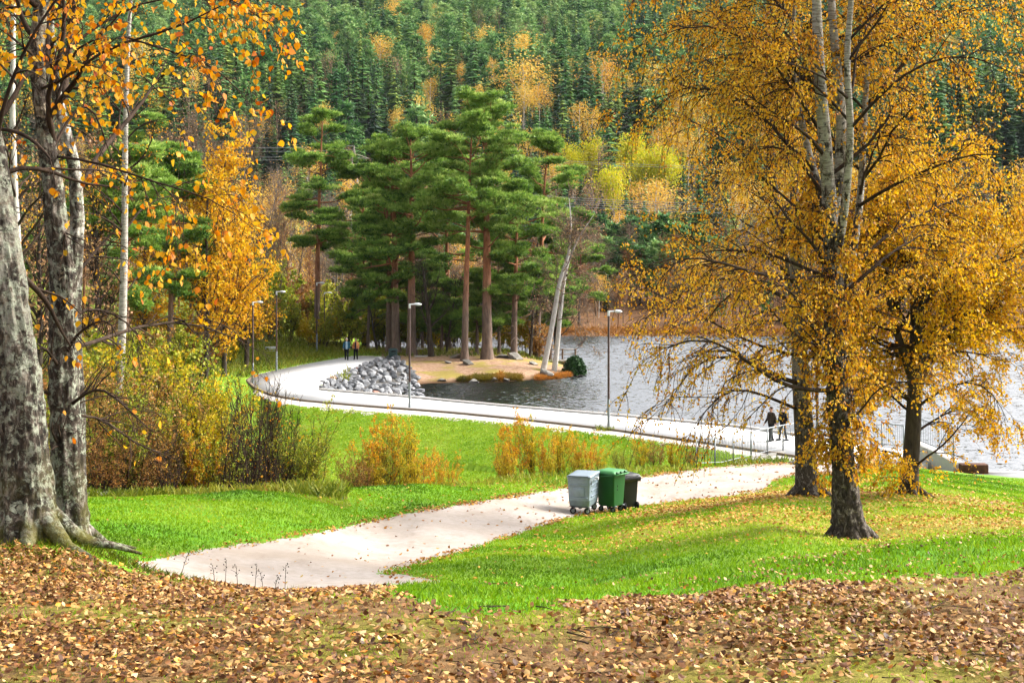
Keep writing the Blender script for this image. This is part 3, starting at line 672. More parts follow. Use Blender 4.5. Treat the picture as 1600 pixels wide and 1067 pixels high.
def birch_far(rng, H=14, rad=2.6, n=900, size=.28, cs=.3, nst=10):
    bark, leaf = MB(), MB()
    bark.add(*tubes(A([[0, 0, 0], [.15, .1, H*.4], [-.1, 0, H*.93]]), A([.14, .1, .02]), 4))
    t = rng.uniform(.15, .8, nst); b = np.stack([0*t, 0*t, t*H], 1); az = rng.uniform(0, 2*PI, nst); d = np.stack([np.cos(az)*.45, np.sin(az)*.45, 0*az+1], 1)
    P = grow(rng, b, d, (1-t)*H*.75, 5, 0, .08); bark.add(*tubes(P, taper(np.full(nst, .06), 5), 3))
    pi = rng.integers(0, nst, n); ts = rng.uniform(.3, 1, n); pos, _ = along(P, pi, ts); k = rng.integers(0, 60, n); off = rng.normal(size=(60, 3))*rad*.3
    pos = pos+off[k]+rng.normal(size=(n, 3))*rad*.16; pos = pos[pos[:, 2] > H*cs*.8]
    v, f = leaf_quads(rng, pos, size*rng.uniform(.6, 1.3, len(pos)), .3); leaf.add(v, f, np.clip(.5+rng.normal(size=len(pos))*.2, 0, 1)); return bark, leaf
def bare_tree(rng, H=11, rad=2.2, nst=16, k2=9, k3=5, r0=.12, lv=0, rt=.014):
    """leafless or nearly leafless deciduous tree"""
    bark, leaf = MB(), MB(); TP = grow(rng, [[0, 0, 0]], [[rng.normal()*.05, rng.normal()*.05, 1]], H*.95, 10, .1, .04); bark.add(*tubes(TP, taper(A([r0]), 10, .1), 5))
    t = rng.uniform(.18, .95, nst); b, tan = along(TP, np.zeros(nst, int), t); P1 = grow(rng, b, swing(rng, tan, rng.uniform(.45, .8, nst)), rad*1.6*(1.1-t*.75), 6, .5, .1); bark.add(*tubes(P1, taper(r0*.4*(1.1-t), 6, .25), 4))
    pi = np.repeat(np.arange(nst), k2); t = rng.uniform(.2, 1, len(pi)); b, tan = along(P1, pi, t); P2 = grow(rng, b, swing(rng, tan, rng.uniform(.4, .9, len(pi))), rad*rng.uniform(.3, .7, len(pi)), 4, .3, .12); bark.add(*tubes(P2, taper(np.full(len(pi), rt*1.2), 4, .5), 3))
    pi = np.repeat(np.arange(len(P2)), k3); t = rng.uniform(.2, 1, len(pi)); b, tan = along(P2, pi, t); P3 = grow(rng, b, swing(rng, tan, rng.uniform(.4, .9, len(pi))), rad*rng.uniform(.15, .4, len(pi)), 3, .1, .12); bark.add(*tubes(P3, taper(np.full(len(pi), rt*.8), 3, .6), 3))
    if lv:
        pi = rng.integers(0, len(P3), lv); pos, _ = along(P3, pi, rng.random(lv)); v, f = leaf_quads(rng, pos+rng.normal(size=pos.shape)*.08, .13*rng.uniform(.6, 1.3, lv), .5); leaf.add(v, f, np.clip(.5+rng.normal(size=lv)*.22, 0, 1))
    return bark, leaf
def shrub(rng, H=2.6, rad=1.0, nst=16, k2=8, lv=1800, size=.055, r=.014, spread=.35, low=.15, cl=.1):
    """many upright stems from one stool with side twigs and small leaves"""
    bark, leaf = MB(), MB(); az = rng.uniform(0, 2*PI, nst); rr = rad*.35*np.sqrt(rng.random(nst)); b = np.stack([np.cos(az)*rr, np.sin(az)*rr, 0*az-.1], 1)
    d = np.stack([np.cos(az)*spread*rng.random(nst), np.sin(az)*spread*rng.random(nst), 0*az+1], 1)
    P1 = grow(rng, b, d, H*rng.uniform(.55, 1.08, nst), 7, .12, .07); bark.add(*tubes(P1, taper(r*rng.uniform(.6, 1.3, nst), 7, .25), 4))
    pi = np.repeat(np.arange(nst), k2); t = rng.uniform(low, 1, len(pi)); bb, tan = along(P1, pi, t); P2 = grow(rng, bb, swing(rng, tan, rng.uniform(.35, .75, len(pi))), rad*rng.uniform(.3, .75, len(pi))*(1.15-t*.7), 5, .35, .1); bark.add(*tubes(P2, taper(np.full(len(pi), r*.38), 5, .4), 3))
    pi = np.repeat(np.arange(len(P2)), 3); t = rng.uniform(.2, 1, len(pi)); bb, tan = along(P2, pi, t); P3 = grow(rng, bb, swing(rng, tan, rng.uniform(.3, .8, len(pi))), rad*rng.uniform(.12, .3, len(pi)), 3, .2, .1); bark.add(*tubes(P3, taper(np.full(len(pi), r*.25), 3, .5), 3))
    if lv:
        c = rng.normal(size=len(P3))*.14; pi = rng.integers(0, len(P3), lv); pos, _ = along(P3, pi, rng.random(lv)); v, f = leaf_quads(rng, pos+rng.normal(size=pos.shape)*.03, size*rng.uniform(.6, 1.3, lv), .3); leaf.add(v, f, np.clip(.5+c[pi]+rng.normal(size=lv)*.18, 0, 1))
    return bark, leaf

def put(name, label, cat, mbs, mats, loc, parts=('trunk', 'crown'), rz=0., sc_=1., group=None):
    """a plant: an Empty at its foot with one mesh per part"""
    t = thing(name, label, cat, tuple(loc), rz, group, sc_)
    for nm, mb, mt in zip(parts, mbs, mats):
        if mb.n: mb.build(nm, mt, t, smooth=nm in ('trunk', 'branches', 'stems'))
    return t
# ================================================================== vegetation: placing
def rel(pts, base):
    """(photo x, photo y, distance, radius) limb traced in space, relative to a foot"""
    return [tuple(W(p[0], p[1], p[2])-base)+(p[3],) for p in pts]
def rough_trunk(P, r, sides=56, rings=150, amp=.12, seed=0, flare=None):
    """thick near trunk with fissured, lumpy surface"""
    q = resample([tuple(p)+(rr,) for p, rr in zip(P, r)], rings); v, f = tubes(q[:, :3], q[:, 3], sides)
    c = np.repeat(q[:, :3], sides, 0); d = v-c; rad = np.repeat(q[:, 3], sides); u = nrm(d)
    s = fbm(u[:, 0]*3+seed, u[:, 1]*3, c[:, 2]*1.6, 3)*.09 + np.abs(fbm(u[:, 0]*7+seed, u[:, 1]*7, c[:, 2]*5, 3))*amp
    if flare is not None: s = s + flare*np.exp(-np.maximum(c[:, 2], 0)/.3)*(.6+.9*np.maximum(0, np.cos(np.arctan2(u[:, 1], u[:, 0])*4+seed)))
    mb = MB(); mb.add(c+d*(1+s[:, None]), f); return mb

rng = np.random.default_rng(5)
# ---- big golden birch at right -------------------------------------------------
base = ground(1325, 24)-A([0, 0, .05])
D = 24.
tr = [rel([(1334,862,D,.27),(1324,800,D,.205),(1318,740,D,.165),(1314,680,D,.155),(1308,600,D,.148),(1303,500,D,.142),(1300,410,D,.135),(1297,330,D,.125),(1292,250,D-.2,.112),(1284,170,D-.3,.105),(1278,80,D-.4,.09),(1275,-20,D-.4,.075),(1272,-150,D-.4,.055),(1268,-320,D-.4,.02)], base),
      rel([(1300,370,D,.10),(1312,270,D+.2,.095),(1316,180,D+.3,.085),(1306,90,D+.3,.075),(1298,0,D+.3,.065),(1300,-130,D+.3,.045),(1305,-280,D+.3,.015)], base),
      rel([(1303,430,D,.09),(1322,310,D-.4,.07),(1330,200,D-.7,.06),(1322,100,D-.8,.052),(1330,0,D-.8,.045),(1345,-180,D-.8,.015)], base),
      rel([(1306,540,D,.10),(1328,430,D+.4,.075),(1345,310,D+.7,.062),(1352,150,D+.9,.05),(1362,20,D+.9,.04),(1368,-170,D+.9,.015)], base),
      rel([(1300,360,D,.08),(1265,245,D+.5,.06),(1243,150,D+.8,.05),(1238,60,D+.9,.04),(1246,-60,D+1,.015)], base)]
ex = [rel([(q[0], q[1], q[2], q[3]*.75) for q in p], base) for p in (
  [(1306,610,D,.06),(1270,610,D-.3,.055),(1225,612,D-.6,.048),(1180,575,D-.9,.04),(1130,528,D-1.1,.03),(1080,516,D-1.2,.02),(1035,545,D-1.2,.01)],
  [(1305,560,D,.05),(1250,560,D+.4,.042),(1190,545,D+.8,.034),(1120,510,D+1.1,.026),(1060,468,D+1.3,.018),(1005,450,D+1.4,.008)],
  [(1301,430,D,.05),(1250,440,D-.6,.042),(1180,430,D-1.2,.034),(1110,400,D-1.8,.026),(1050,395,D-2,.016),(1005,415,D-2.1,.008)],
  [(1297,320,D,.05),(1240,235,D+.3,.042),(1180,160,D+.6,.034),(1110,125,D+.8,.026),(1040,130,D+.9,.016),(985,180,D+1,.008)],
  [(1290,220,D,.04),(1230,120,D-.4,.034),(1160,50,D-.8,.028),(1090,25,D-1,.02),(1020,60,D-1.1,.008)],
  [(1280,100,D,.035),(1220,0,D+.4,.03),(1150,-60,D+.8,.024),(1060,-70,D+1,.016),(1000,-20,D+1.1,.007)],
  [(1345,320,D+.6,.045),(1400,285,D+.2,.038),(1460,262,D-.2,.03),(1520,235,D-.4,.02),(1590,245,D-.5,.008)],
  [(1330,420,D+.4,.045),(1390,360,D+1,.036),(1450,330,D+1.5,.028),(1510,300,D+1.9,.02),(1570,300,D+2,.008)],
  [(1330,200,D-.7,.04),(1390,130,D-1,.032),(1450,90,D-1.3,.025),(1520,80,D-1.5,.016),(1590,120,D-1.5,.007)],
  [(1350,170,D+.9,.035),(1410,100,D+1.2,.03),(1480,20,D+1.4,.022),(1560,-10,D+1.5,.014),(1620,40,D+1.5,.007)],
  [(1322,100,D-.8,.03),(1380,20,D-1,.026),(1440,-40,D-1.2,.02),(1510,-60,D-1.2,.012),(1580,-20,D-1.2,.006)],
  [(1310,660,D,.03),(1345,650,D-.4,.024),(1362,610,D-.7,.018),(1400,590,D-1,.012),(1440,600,D-1.2,.006)],
  [(1308,600,D,.04),(1282,540,D-.5,.034),(1258,470,D-.9,.028),(1215,430,D-1.2,.02),(1160,440,D-1.4,.008)])]
bk, br, lf = broadleaf(rng, tr, (64, .22, .98), 2.3, .85, -.1, 11, .95, -.5, 7, .62, -1.5, 11, .053, extra=ex, droop=.8, lenprof=[.9, 1, .85, .5])
# lower trunk with roots as fissured bark
P = [p[:3] for p in tr[0][:7]]; r = [p[3]*1.0+.004 for p in tr[0][:7]]; r[0] = .27
low = rough_trunk([A(p) for p in P], r, 64, 200, .26, 3, .35)
for k, (dx, dy, L) in enumerate(((.75, -.15, .9), (-.35, -.3, .45), (.3, .5, .6), (-.5, .25, .5), (.1, -.55, .45))):
    a = A([dx*.22, dy*.22, .30]); b2 = A([dx, dy, -.03]); mid = (a+b2)/2+A([0, 0, -.08]); tube(low, [a, mid, b2*.75+A([0, 0, .03]), b2], [.12, .085, .05, .02], 10)
merge(bk, low)
_, b2, l2 = broadleaf(rng, [rel([(1317,740,D,.2),(1308,600,D,.18),(1300,410,D,.16),(1294,280,D,.14)], base)], (70, .02, .98), .55, 1.2, -.6, 5, .4, -1.0, 4, .3, -1.6, 7, .062, droop=.9, lenprof=[.7, 1, 1, 1]); merge(br, b2); merge(lf, l2)
hero = put('birch_tree', 'large golden birch with a black cracked leaning foot, nearest tree at right', 'tree', (bk, br, lf), (K_birch, K_twig, L_gold), base, ('trunk', 'branches', 'crown'))

# ---- second birch, left of and behind the first ---------------------------------
D2 = 36.; base = ground(1260, D2)-A([0, 0, .05])
tr = [rel([(1262,770,D2,.33),(1260,740,D2,.27),(1258,690,D2,.25),(1254,640,D2,.235),(1250,580,D2,.215),(1247,500,D2,.18),(1243,400,D2,.15),(1240,300,D2,.11),(1243,180,D2,.075),(1240,60,D2,.05),(1244,-80,D2,.02)], base),
      rel([(1247,520,D2,.11),(1225,400,D2+.5,.085),(1210,280,D2+.8,.065),(1200,150,D2+1,.045),(1195,20,D2+1,.02)], base)]
ex = [rel([(q[0], q[1], q[2], q[3]*.75) for q in p], base) for p in (
  [(1250,600,D2,.09),(1210,590,D2-.8,.075),(1170,560,D2-1.5,.06),(1110,545,D2-2,.04),(1060,580,D2-2.3,.025),(1040,650,D2-2.4,.01)],
  [(1248,640,D2,.06),(1200,620,D2-1,.05),(1150,600,D2-1.6,.04),(1110,620,D2-2,.025),(1085,670,D2-2.1,.01)],
  [(1247,480,D2,.08),(1190,440,D2+.5,.06),(1130,430,D2+.9,.045),(1070,450,D2+1.2,.03),(1020,500,D2+1.3,.01)])]
bk, br, lf = broadleaf(rng, tr, (40, .3, .98), 3.4, .9, -.1, 9, 1.4, -.6, 7, .9, -1.5, 9, .07, extra=ex, droop=.8, twig_r=.008)
low = MB()
for k, (dx, dy) in enumerate(((.7, -.2), (-.6, -.2), (.2, -.6), (-.3, .5))):
    tube(bk, [(dx*.3, dy*.3, .28), (dx*.75, dy*.75, .08), (dx*1.15, dy*1.15, -.04)], [.15, .1, .03], 8)
put('birch_tree', 'thick grey trunked birch beside the path end, left of the largest birch', 'tree', (bk, br, lf), (bark_birch('grey_birch_bark', (150,140,124), (50,44,38), 3.5, .62), K_twig, L_gold), base, ('trunk', 'branches', 'crown'))

# ---- dense yellow tree at right ------------------------------------------------
D3 = 36.; base = ground(1420, D3)-A([0, 0, .05])
tr = [rel([(1419,778,D3,.27),(1422,740,D3,.21),(1426,680,D3,.20),(1430,600,D3,.18),(1432,500,D3,.15),(1428,400,D3,.11),(1424,310,D3,.07),(1420,240,D3,.02)], base),
      rel([(1429,620,D3,.12),(1462,520,D3+.3,.1),(1490,430,D3+.5,.07),(1510,330,D3+.6,.03)], base),
      rel([(1428,600,D3,.11),(1395,500,D3-.3,.09),(1378,400,D3-.5,.06),(1370,300,D3-.5,.02)], base),
      rel([(1430,560,D3,.1),(1440,480,D3-1,.08),(1455,390,D3-1.4,.05),(1465,290,D3-1.5,.02)], base)]
ex = [rel([(q[0], q[1], q[2], q[3]*.75) for q in p], base) for p in ([(1430,560,D3,.07),(1480,520,D3-.3,.055),(1530,490,D3-.5,.04),(1570,470,D3-.6,.02),(1600,480,D3-.6,.01)],[(1431,500,D3,.06),(1490,400,D3+.4,.05),(1540,350,D3+.7,.035),(1570,330,D3+.8,.02),(1595,340,D3+.8,.01)],[(1428,640,D3,.06),(1480,600,D3-.6,.045),(1530,590,D3-.9,.03),(1560,620,D3-1,.015),(1575,660,D3-1,.008)],[(1429,450,D3,.05),(1480,330,D3-.3,.04),(1520,270,D3-.4,.03),(1550,250,D3-.4,.02),(1575,265,D3-.4,.01)],[(1428,630,D3,.05),(1385,590,D3-.4,.04),(1345,590,D3-.7,.03),(1325,620,D3-.8,.015),(1320,660,D3-.8,.008)])]
bk, br, lf = broadleaf(rng, tr, (88, .02, .98), 2.5, 1.0, .0, 12, .95, -.35, 7, .6, -1.3, 10, .08, droop=.6, extra=ex, lenprof=[1.05, 1.15, 1.0, .7], twig_r=.006)
for k, (dx, dy) in enumerate(((.6, -.2), (-.5, -.2), (.1, -.5))):
    tube(bk, [(dx*.25, dy*.25, .2), (dx*.7, dy*.7, .05), (dx*1.1, dy*1.1, -.04)], [.1, .07, .02], 8)
put('birch_tree', 'dense bright yellow birch with a short dark trunk, rightmost tree on the lawn', 'tree', (bk, br, lf), (K_dark, K_twig, L_yellow), base, ('trunk', 'branches', 'crown'))

# ---- foreground birches at left ------------------------------------------------
DL = 8.9; base = ground(50, DL)-A([0, 0, .05])
tp = [(44,885,DL,.185),(44,850,DL,.165),(41,780,DL,.145),(38,700,DL,.13),(32,600,DL,.122),(16,500,DL,.116),(0,400,DL,.112),(-10,320,DL,.105),(-24,230,DL,.1),(-36,140,DL,.095),(-50,0,DL,.09),(-70,-200,DL,.06)]
q = rel(tp, base); bark = rough_trunk([A(p[:3]) for p in q], [p[3] for p in q], 72, 260, .2, 1, .25)
for dx, dy, L in ((.55, -.35, 1), (-.4, -.4, 1), (.1, -.45, 1), (.6, .1, 1), (-.6, 0, 1)):
    tube(bark, [(dx*.15, dy*.15, .2), (dx*.5, dy*.5, .015), (dx*.8, dy*.8, -.02), (dx*1.1, dy*1.1, -.08)], [.07, .045, .022, .008], 12)
ex = [rel(p, base) for p in (
  [(12,410,DL,.022),(60,455,DL+.1,.018),(75,470,DL+.2,.015),(95,520,DL+.3,.01),(110,540,DL+.35,.005)],
  [(-20,200,DL,.016),(30,205,DL-.1,.012),(60,225,DL-.2,.012),(80,250,DL-.25,.006)],
  [(-10,290,DL,.018),(-5,190,DL-.3,.014),(30,90,DL-.4,.011),(70,20,DL-.5,.008),(110,-30,DL-.5,.006)])]
_, br, lf = broadleaf(rng, [[tuple(p) for p in q]], (10, .55, .98), 1.3, .9, 0, 5, .5, -.4, 3, .3, -.9, 2, .044, fold=True, extra=ex, droop=.7, twig_r=.0022, asp=.8)
put('birch_tree', 'thick lichen covered old birch trunk at the left edge, standing on the mossy mound', 'tree', (bark, br, lf), (K_birch_old, K_twig, L_orange), base, ('trunk', 'branches', 'crown'))

DL = 9.6; base = ground(108, DL)-A([0, 0, .05])
tp = [(112,880,DL,.13),(111,830,DL,.105),(108,760,DL,.096),(104,680,DL,.092),(100,600,DL,.089),(100,520,DL,.086),(98,440,DL,.08),(90,360,DL,.07),(82,290,DL,.06),(72,220,DL,.052),(62,150,DL,.046),(56,90,DL,.043),(62,20,DL,.041),(72,-60,DL,.042),(80,-220,DL,.03)]
q = rel(tp, base); bark = rough_trunk([A(p[:3]) for p in q], [p[3] for p in q], 56, 300, .2, 9, .22)
for dx, dy in ((.4, -.25), (.1, -.45), (.45, .2)):
    tube(bark, [(dx*.15, dy*.15, .14), (dx*.5, dy*.5, -.01), (dx*.9, dy*.9, -.06)], [.04, .022, .008], 10)
lim = [  # the branches one can follow in the photo
  [(84,220,DL,.034),(66,150,DL-.1,.03),(95,95,DL-.2,.026),(105,50,DL-.25,.022),(100,10,DL-.3,.018),(95,-60,DL-.3,.01)],
  [(72,215,DL,.02),(92,150,DL+.1,.018),(105,90,DL+.1,.015),(122,45,DL+.1,.012),(140,46,DL,.01),(175,65,DL-.1,.009),(215,110,DL-.2,.008),(245,155,DL-.3,.006),(280,170,DL-.3,.004)],
  [(62,140,DL,.018),(110,130,DL-.3,.016),(150,75,DL-.4,.015),(195,58,DL-.5,.014),(240,65,DL-.6,.012),(300,35,DL-.7,.010),(345,10,DL-.7,.007),(400,-20,DL-.7,.004)],
  [(195,58,DL-.5,.012),(250,75,DL-.6,.010),(290,88,DL-.6,.009),(340,105,DL-.7,.007),(375,140,DL-.7,.005),(390,165,DL-.7,.003)],
  [(88,245,DL,.018),(115,245,DL-.1,.016),(160,255,DL-.2,.014),(205,270,DL-.3,.012),(245,292,DL-.3,.010),(300,296,DL-.4,.008),(345,310,DL-.5,.006),(385,345,DL-.5,.004),(405,365,DL-.5,.002)],
  [(255,292,DL-.3,.008),(275,310,DL-.3,.006),(288,330,DL-.3,.005),(285,380,DL-.3,.003)],
  [(84,230,DL,.02),(100,200,DL+.2,.017),(125,150,DL+.3,.015),(155,165,DL+.3,.012),(158,215,DL+.3,.008),(180,260,DL+.3,.005)],
  [(60,120,DL,.02),(150,35,DL+.4,.016),(240,-10,DL+.5,.012),(330,-10,DL+.5,.008),(420,20,DL+.4,.004)],
  [(75,-60,DL,.02),(180,-60,DL-.4,.016),(290,-40,DL-.7,.012),(370,0,DL-.8,.008),(425,40,DL-.8,.004)],
  [(56,90,DL,.016),(20,60,DL-.3,.012),(-10,35,DL-.4,.008),(-40,30,DL-.4,.004)],
  [(103,640,DL,.022),(125,618,DL-.1,.018),(160,600,DL-.3,.014),(180,620,DL-.4,.011),(210,650,DL-.5,.008),(240,676,DL-.5,.004)],
  [(105,650,DL,.02),(140,645,DL+.2,.016),(185,665,DL+.4,.013),(205,697,DL+.5,.011),(240,700,DL+.6,.008),(280,720,DL+.7,.004)],
  [(100,520,DL,.024),(122,480,DL+.3,.02),(150,477,DL+.4,.016),(170,487,DL+.5,.012),(200,500,DL+.5,.009),(222,520,DL+.5,.006),(225,550,DL+.5,.003)],
  [(102,560,DL,.02),(115,525,DL-.2,.016),(150,500,DL-.3,.013),(175,490,DL-.3,.01),(183,525,DL-.3,.006)],
  [(100,545,DL,.03),(140,540,DL+.6,.026),(180,520,DL+1,.022),(215,508,DL+1.2,.02),(270,497,DL+1.5,.018),(320,498,DL+1.7,.014),(360,520,DL+1.8,.010),(392,548,DL+1.9,.006),(418,556,DL+1.9,.003)],
  [(270,497,DL+1.5,.012),(292,500,DL+1.5,.011),(300,525,DL+1.5,.010),(340,515,DL+1.6,.006)],
  [(320,498,DL+1.7,.008),(365,512,DL+1.7,.006),(385,545,DL+1.8,.004),(395,575,DL+1.8,.002)]]
ex = [rel([(q[0], q[1], q[2], q[3]*.62) for q in p], base) for p in lim]
leafy = ex[:10]; barely = ex[10:]
_, br, lf = broadleaf(rng, [[tuple(p) for p in q]], (12, .6, .99), 1.5, .8, .1, 10, .42, -.5, 5, .26, -1.2, 3, .044, fold=True, extra=leafy, droop=.9, twig_r=.002, asp=.85, s3=4)
b2, br2, lf2 = broadleaf(rng, [[tuple(p) for p in q]], (5, .15, .5), .5, 1.1, -.3, 7, .28, -.3, 3, .14, -.5, .14, .05, fold=True, extra=barely, droop=.9, twig_r=.0018, asp=.85)
merge(br, br2); merge(lf, lf2)
put('birch_tree', 'slim peeling birch with long orange leaved boughs, right beside the thick old trunk', 'tree', (bark, br, lf), (bark_birch('peeling_birch_bark', (186,170,146), (40,33,28), 5.0, .66, lich=.6, ring=20), K_twig, L_orange), base, ('trunk', 'branches', 'crown'))

DL = 11.2; base = ground(118, DL)-A([0, 0, .05])
tp = [(116,850,DL,.085),(120,760,DL,.07),(120,640,DL,.066),(114,520,DL,.062),(116,430,DL,.058),(121,340,DL,.052),(116,260,DL,.047),(98,190,DL,.042),(84,130,DL,.039),(78,60,DL,.036),(76,-20,DL,.034),(70,-200,DL,.02)]
q = rel(tp, base); bark = rough_trunk([A(p[:3]) for p in q], [p[3] for p in q], 32, 160, .08, 4, .15)
ex = [rel(p, base) for p in ([(96,190,DL,.03),(104,120,DL+.4,.026),(112,40,DL+.6,.02),(120,-50,DL+.7,.012)], [(116,430,DL,.02),(128,420,DL,.016),(150,390,DL+.2,.01),(190,350,DL+.3,.004)], [(122,300,DL,.03),(160,230,DL+.6,.024),(200,190,DL+1,.018),(240,140,DL+1.3,.012),(260,95,DL+1.5,.005)])]
_, br, lf = broadleaf(rng, [[tuple(p) for p in q]], (8, .6, .98), 1.4, .8, .1, 5, .5, -.4, 3, .3, -.9, 2, .06, fold=True, extra=ex, droop=.8, twig_r=.0025)
put('birch_tree', 'white stemmed birch half hidden behind the two foreground trunks', 'tree', (bark, br, lf), (bark_birch('white_birch_bark', (196,190,178), (44,38,34), 4.5, .55, lich=.3), K_twig, L_orange), base, ('trunk', 'branches', 'crown'))

# ---- birches standing behind them, left ----------------------------------------
for k, (px0, py0, px1, py1, d, r0, nm, lab) in enumerate((
   (176,640,208,-60,47.,.17,'K', 'white birch leaning right above the thicket, behind the left boughs'),
   (34,640,24,-80,34.,.13,'K', 'slender straight white birch behind the thick left trunk'))):
    base = ground(px0, d)-A([0, 0, .1]); top_ = W(px1, py1, d)-base; n = 7
    pts = [tuple(top_*t+A([.12*math.sin(5*t+k), .1*math.cos(4*t), 0])*(t*(1-t)*4))+(r0*(1-.7*t),) for t in np.linspace(0, 1, n)]
    bk, br, lf = broadleaf(rng, [pts], (26, .35, .98), 2.4, .7, -.05, 6, 1.0, -.6, 4, .7, -1.4, 3, .07, droop=.8, twig_r=.005)
    put('birch_tree', lab, 'tree', (bk, br, lf), (K_white if k else bark_birch('streaked_birch_bark', (206,198,186), (56,48,42), 3, .36), K_twig, L_gold), base, ('trunk', 'branches', 'crown'), group='white birches behind the left thicket')
# ================================================================== peninsula and lakeside trees
rng = np.random.default_rng(21)
def tall(px, pyb, pyt, d=None, zb=None):
    """foot on the ground under photo pixel, height to photo row pyt"""
    if d is None:
        d = 118.
        for _ in range(30):
            z = float(zt(WX(px, d), d)); d = .5*d+.5*(CAMZ-z)*F/(pyb-HOR)
            d = min(max(d, 105), 140)
    b = ground(px, d); H = CAMZ-(pyt-HOR)*d/F-b[2]; return b-A([0, 0, .1]), H, d
pines = [  # foot x, foot y, top y, crown start, half width m, trunk r, lean px, distance, label
 (495,545,172,.44,3.4,.30,2,130.,'lone tall pine behind the lamp row, leftmost of the lakeside pines'),
 (608,548,262,.30,3.4,.30,4,124.,'darker pine behind the green litter bin, left of the red trunked pine'),
 (619,548,222,.30,4.6,.40,-12,122.,'broad pine with grey trunk just right of the green litter bin'),
 (643,549,206,.5,4.6,.42,-5,121.,'tall pine with straight red trunk behind the central lamp post'),
 (726,560,178,.52,4.4,.30,12,116.,'slender pine with pale red trunk leaning right, in the middle of the point'),
 (761,562,158,.38,4.8,.46,-3,117.,'tallest pine with flat topped crown on the middle of the point'),
 (803,555,290,.28,3.2,.30,6,119.,'shorter pine with grey trunk on the right half of the point'),
 (838,548,214,.30,3.9,.30,20,123.,'bushy pine at the right end of the point, behind the leaning birch'),
 (700,545,240,.25,4.2,.30,0,128.,'shaded pine standing behind the two red trunked pines'),
 (570,540,255,.36,3.6,.28,0,132.,'pine behind the two walkers, left of the broad pine')]
for px, pyb, pyt, cs, hw, r0, lean, d, lab in pines:
    b, H, d = tall(px, pyb, pyt, d)
    bk, lf = pine_tree(rng, H, r0, cs, hw, (lean/F*d, rng.normal()*.3), 30, 3, 38, dead=14)
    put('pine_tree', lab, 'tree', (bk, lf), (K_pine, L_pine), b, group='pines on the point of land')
# young lower pine growth filling beneath the crowns
for px, pyt, d, hw, lab in ((575,380,127,2.6,'young pine under the broad pine, left of the red trunk'),(660,395,126,2.6,'young dark pine between the red trunk and the central lamp'),(745,420,121,2.2,'low green pine just left of the tallest trunk'),(780,390,121,2.6,'young pine just right of the tallest trunk'),(860,360,127,2.6,'young dark pine behind the leaning white birch'),(690,440,124,2.0,'low dark pine behind the slender leaning trunk'),(905,330,172,3.6,'rounded blue green pine beyond the water, right of the white birch')):
    b, H, d = tall(px, 550, pyt, d); 
    if d > 165: b[2] = float(zh(b[0], d)); H = CAMZ-(pyt-HOR)*d/F-b[2]
    bk, lf = pine_tree(rng, H, .16, .28, hw, (0, 0), 26, 3, 44, dead=4, shape=[.8, 1, .95, .7, .5, .2])
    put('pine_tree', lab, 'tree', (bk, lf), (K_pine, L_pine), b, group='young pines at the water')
# dark deciduous trunk with crooked boughs and other slim trunks on the point
for px, pyb, pyt, r0, d, lab, lv in ((674,548,400,.3,119.,'dark bare trunk with a crooked bough right of the red trunked pine',0),(698,548,430,.12,122.,'thin dark trunk in the middle of the point',60),(828,550,400,.16,121.,'thin straight trunk left of the leaning birch',90),(590,545,420,.14,126.,'slim olive leaved tree right of the two walkers',500),(545,538,400,.16,134.,'slim dark tree directly behind the two walkers',300),(870,545,380,.2,126.,'brown leaved tree behind the leaning birch',500)):
    b, H, d = tall(px, pyb, pyt, d); bk, lf = bare_tree(rng, H, H*.22, 14, 7, 4, r0, lv)
    put('slim_tree', lab, 'tree', (bk, lf), (K_dark, L_shrub_g if px < 850 else L_shrub_r), b, group='slim trees on the point')
# leaning white birch, two stems
base = ground(858, 113.)-A([0, 0, .1]); D = 113.
q = [rel([(848,582,D,.26),(856,545,D,.22),(866,490,D,.2),(874,440,D,.17),(884,412,D,.14),(890,395,D,.12),(893,350,D,.08),(889,310,D,.03)], base),
     rel([(866,580,D+.5,.24),(871,540,D+.5,.2),(875,490,D+.5,.18),(881,440,D+.5,.15),(888,405,D+.4,.12),(905,370,D+.3,.07),(928,335,D+.2,.02)], base)]
ex = [rel(p, base) for p in ([(868,480,D,.05),(855,460,D,.04),(840,470,D,.03),(828,500,D,.01)],[(878,460,D,.05),(900,455,D,.04),(918,470,D,.03),(935,500,D,.01)],[(884,430,D,.05),(905,420,D,.04),(925,432,D,.02),(940,440,D,.01)],[(872,500,D,.05),(895,492,D,.04),(912,510,D,.025),(922,545,D,.01)],[(874,440,D,.04),(860,420,D,.03),(848,430,D,.02),(835,440,D,.01)])]
bk, br, lf = broadleaf(rng, q, (30, .3, .98), 2.8, .8, .1, 8, 1.4, -.1, 6, .9, -.3, 1, .13, extra=ex, twig_r=.02, droop=.5)
put('birch_tree', 'leaning two stemmed white birch, nearly bare, at the tip of the point', 'tree', (bk, br, lf), (K_white, K_bare, L_fbrown), base, ('trunk', 'branches', 'crown'))

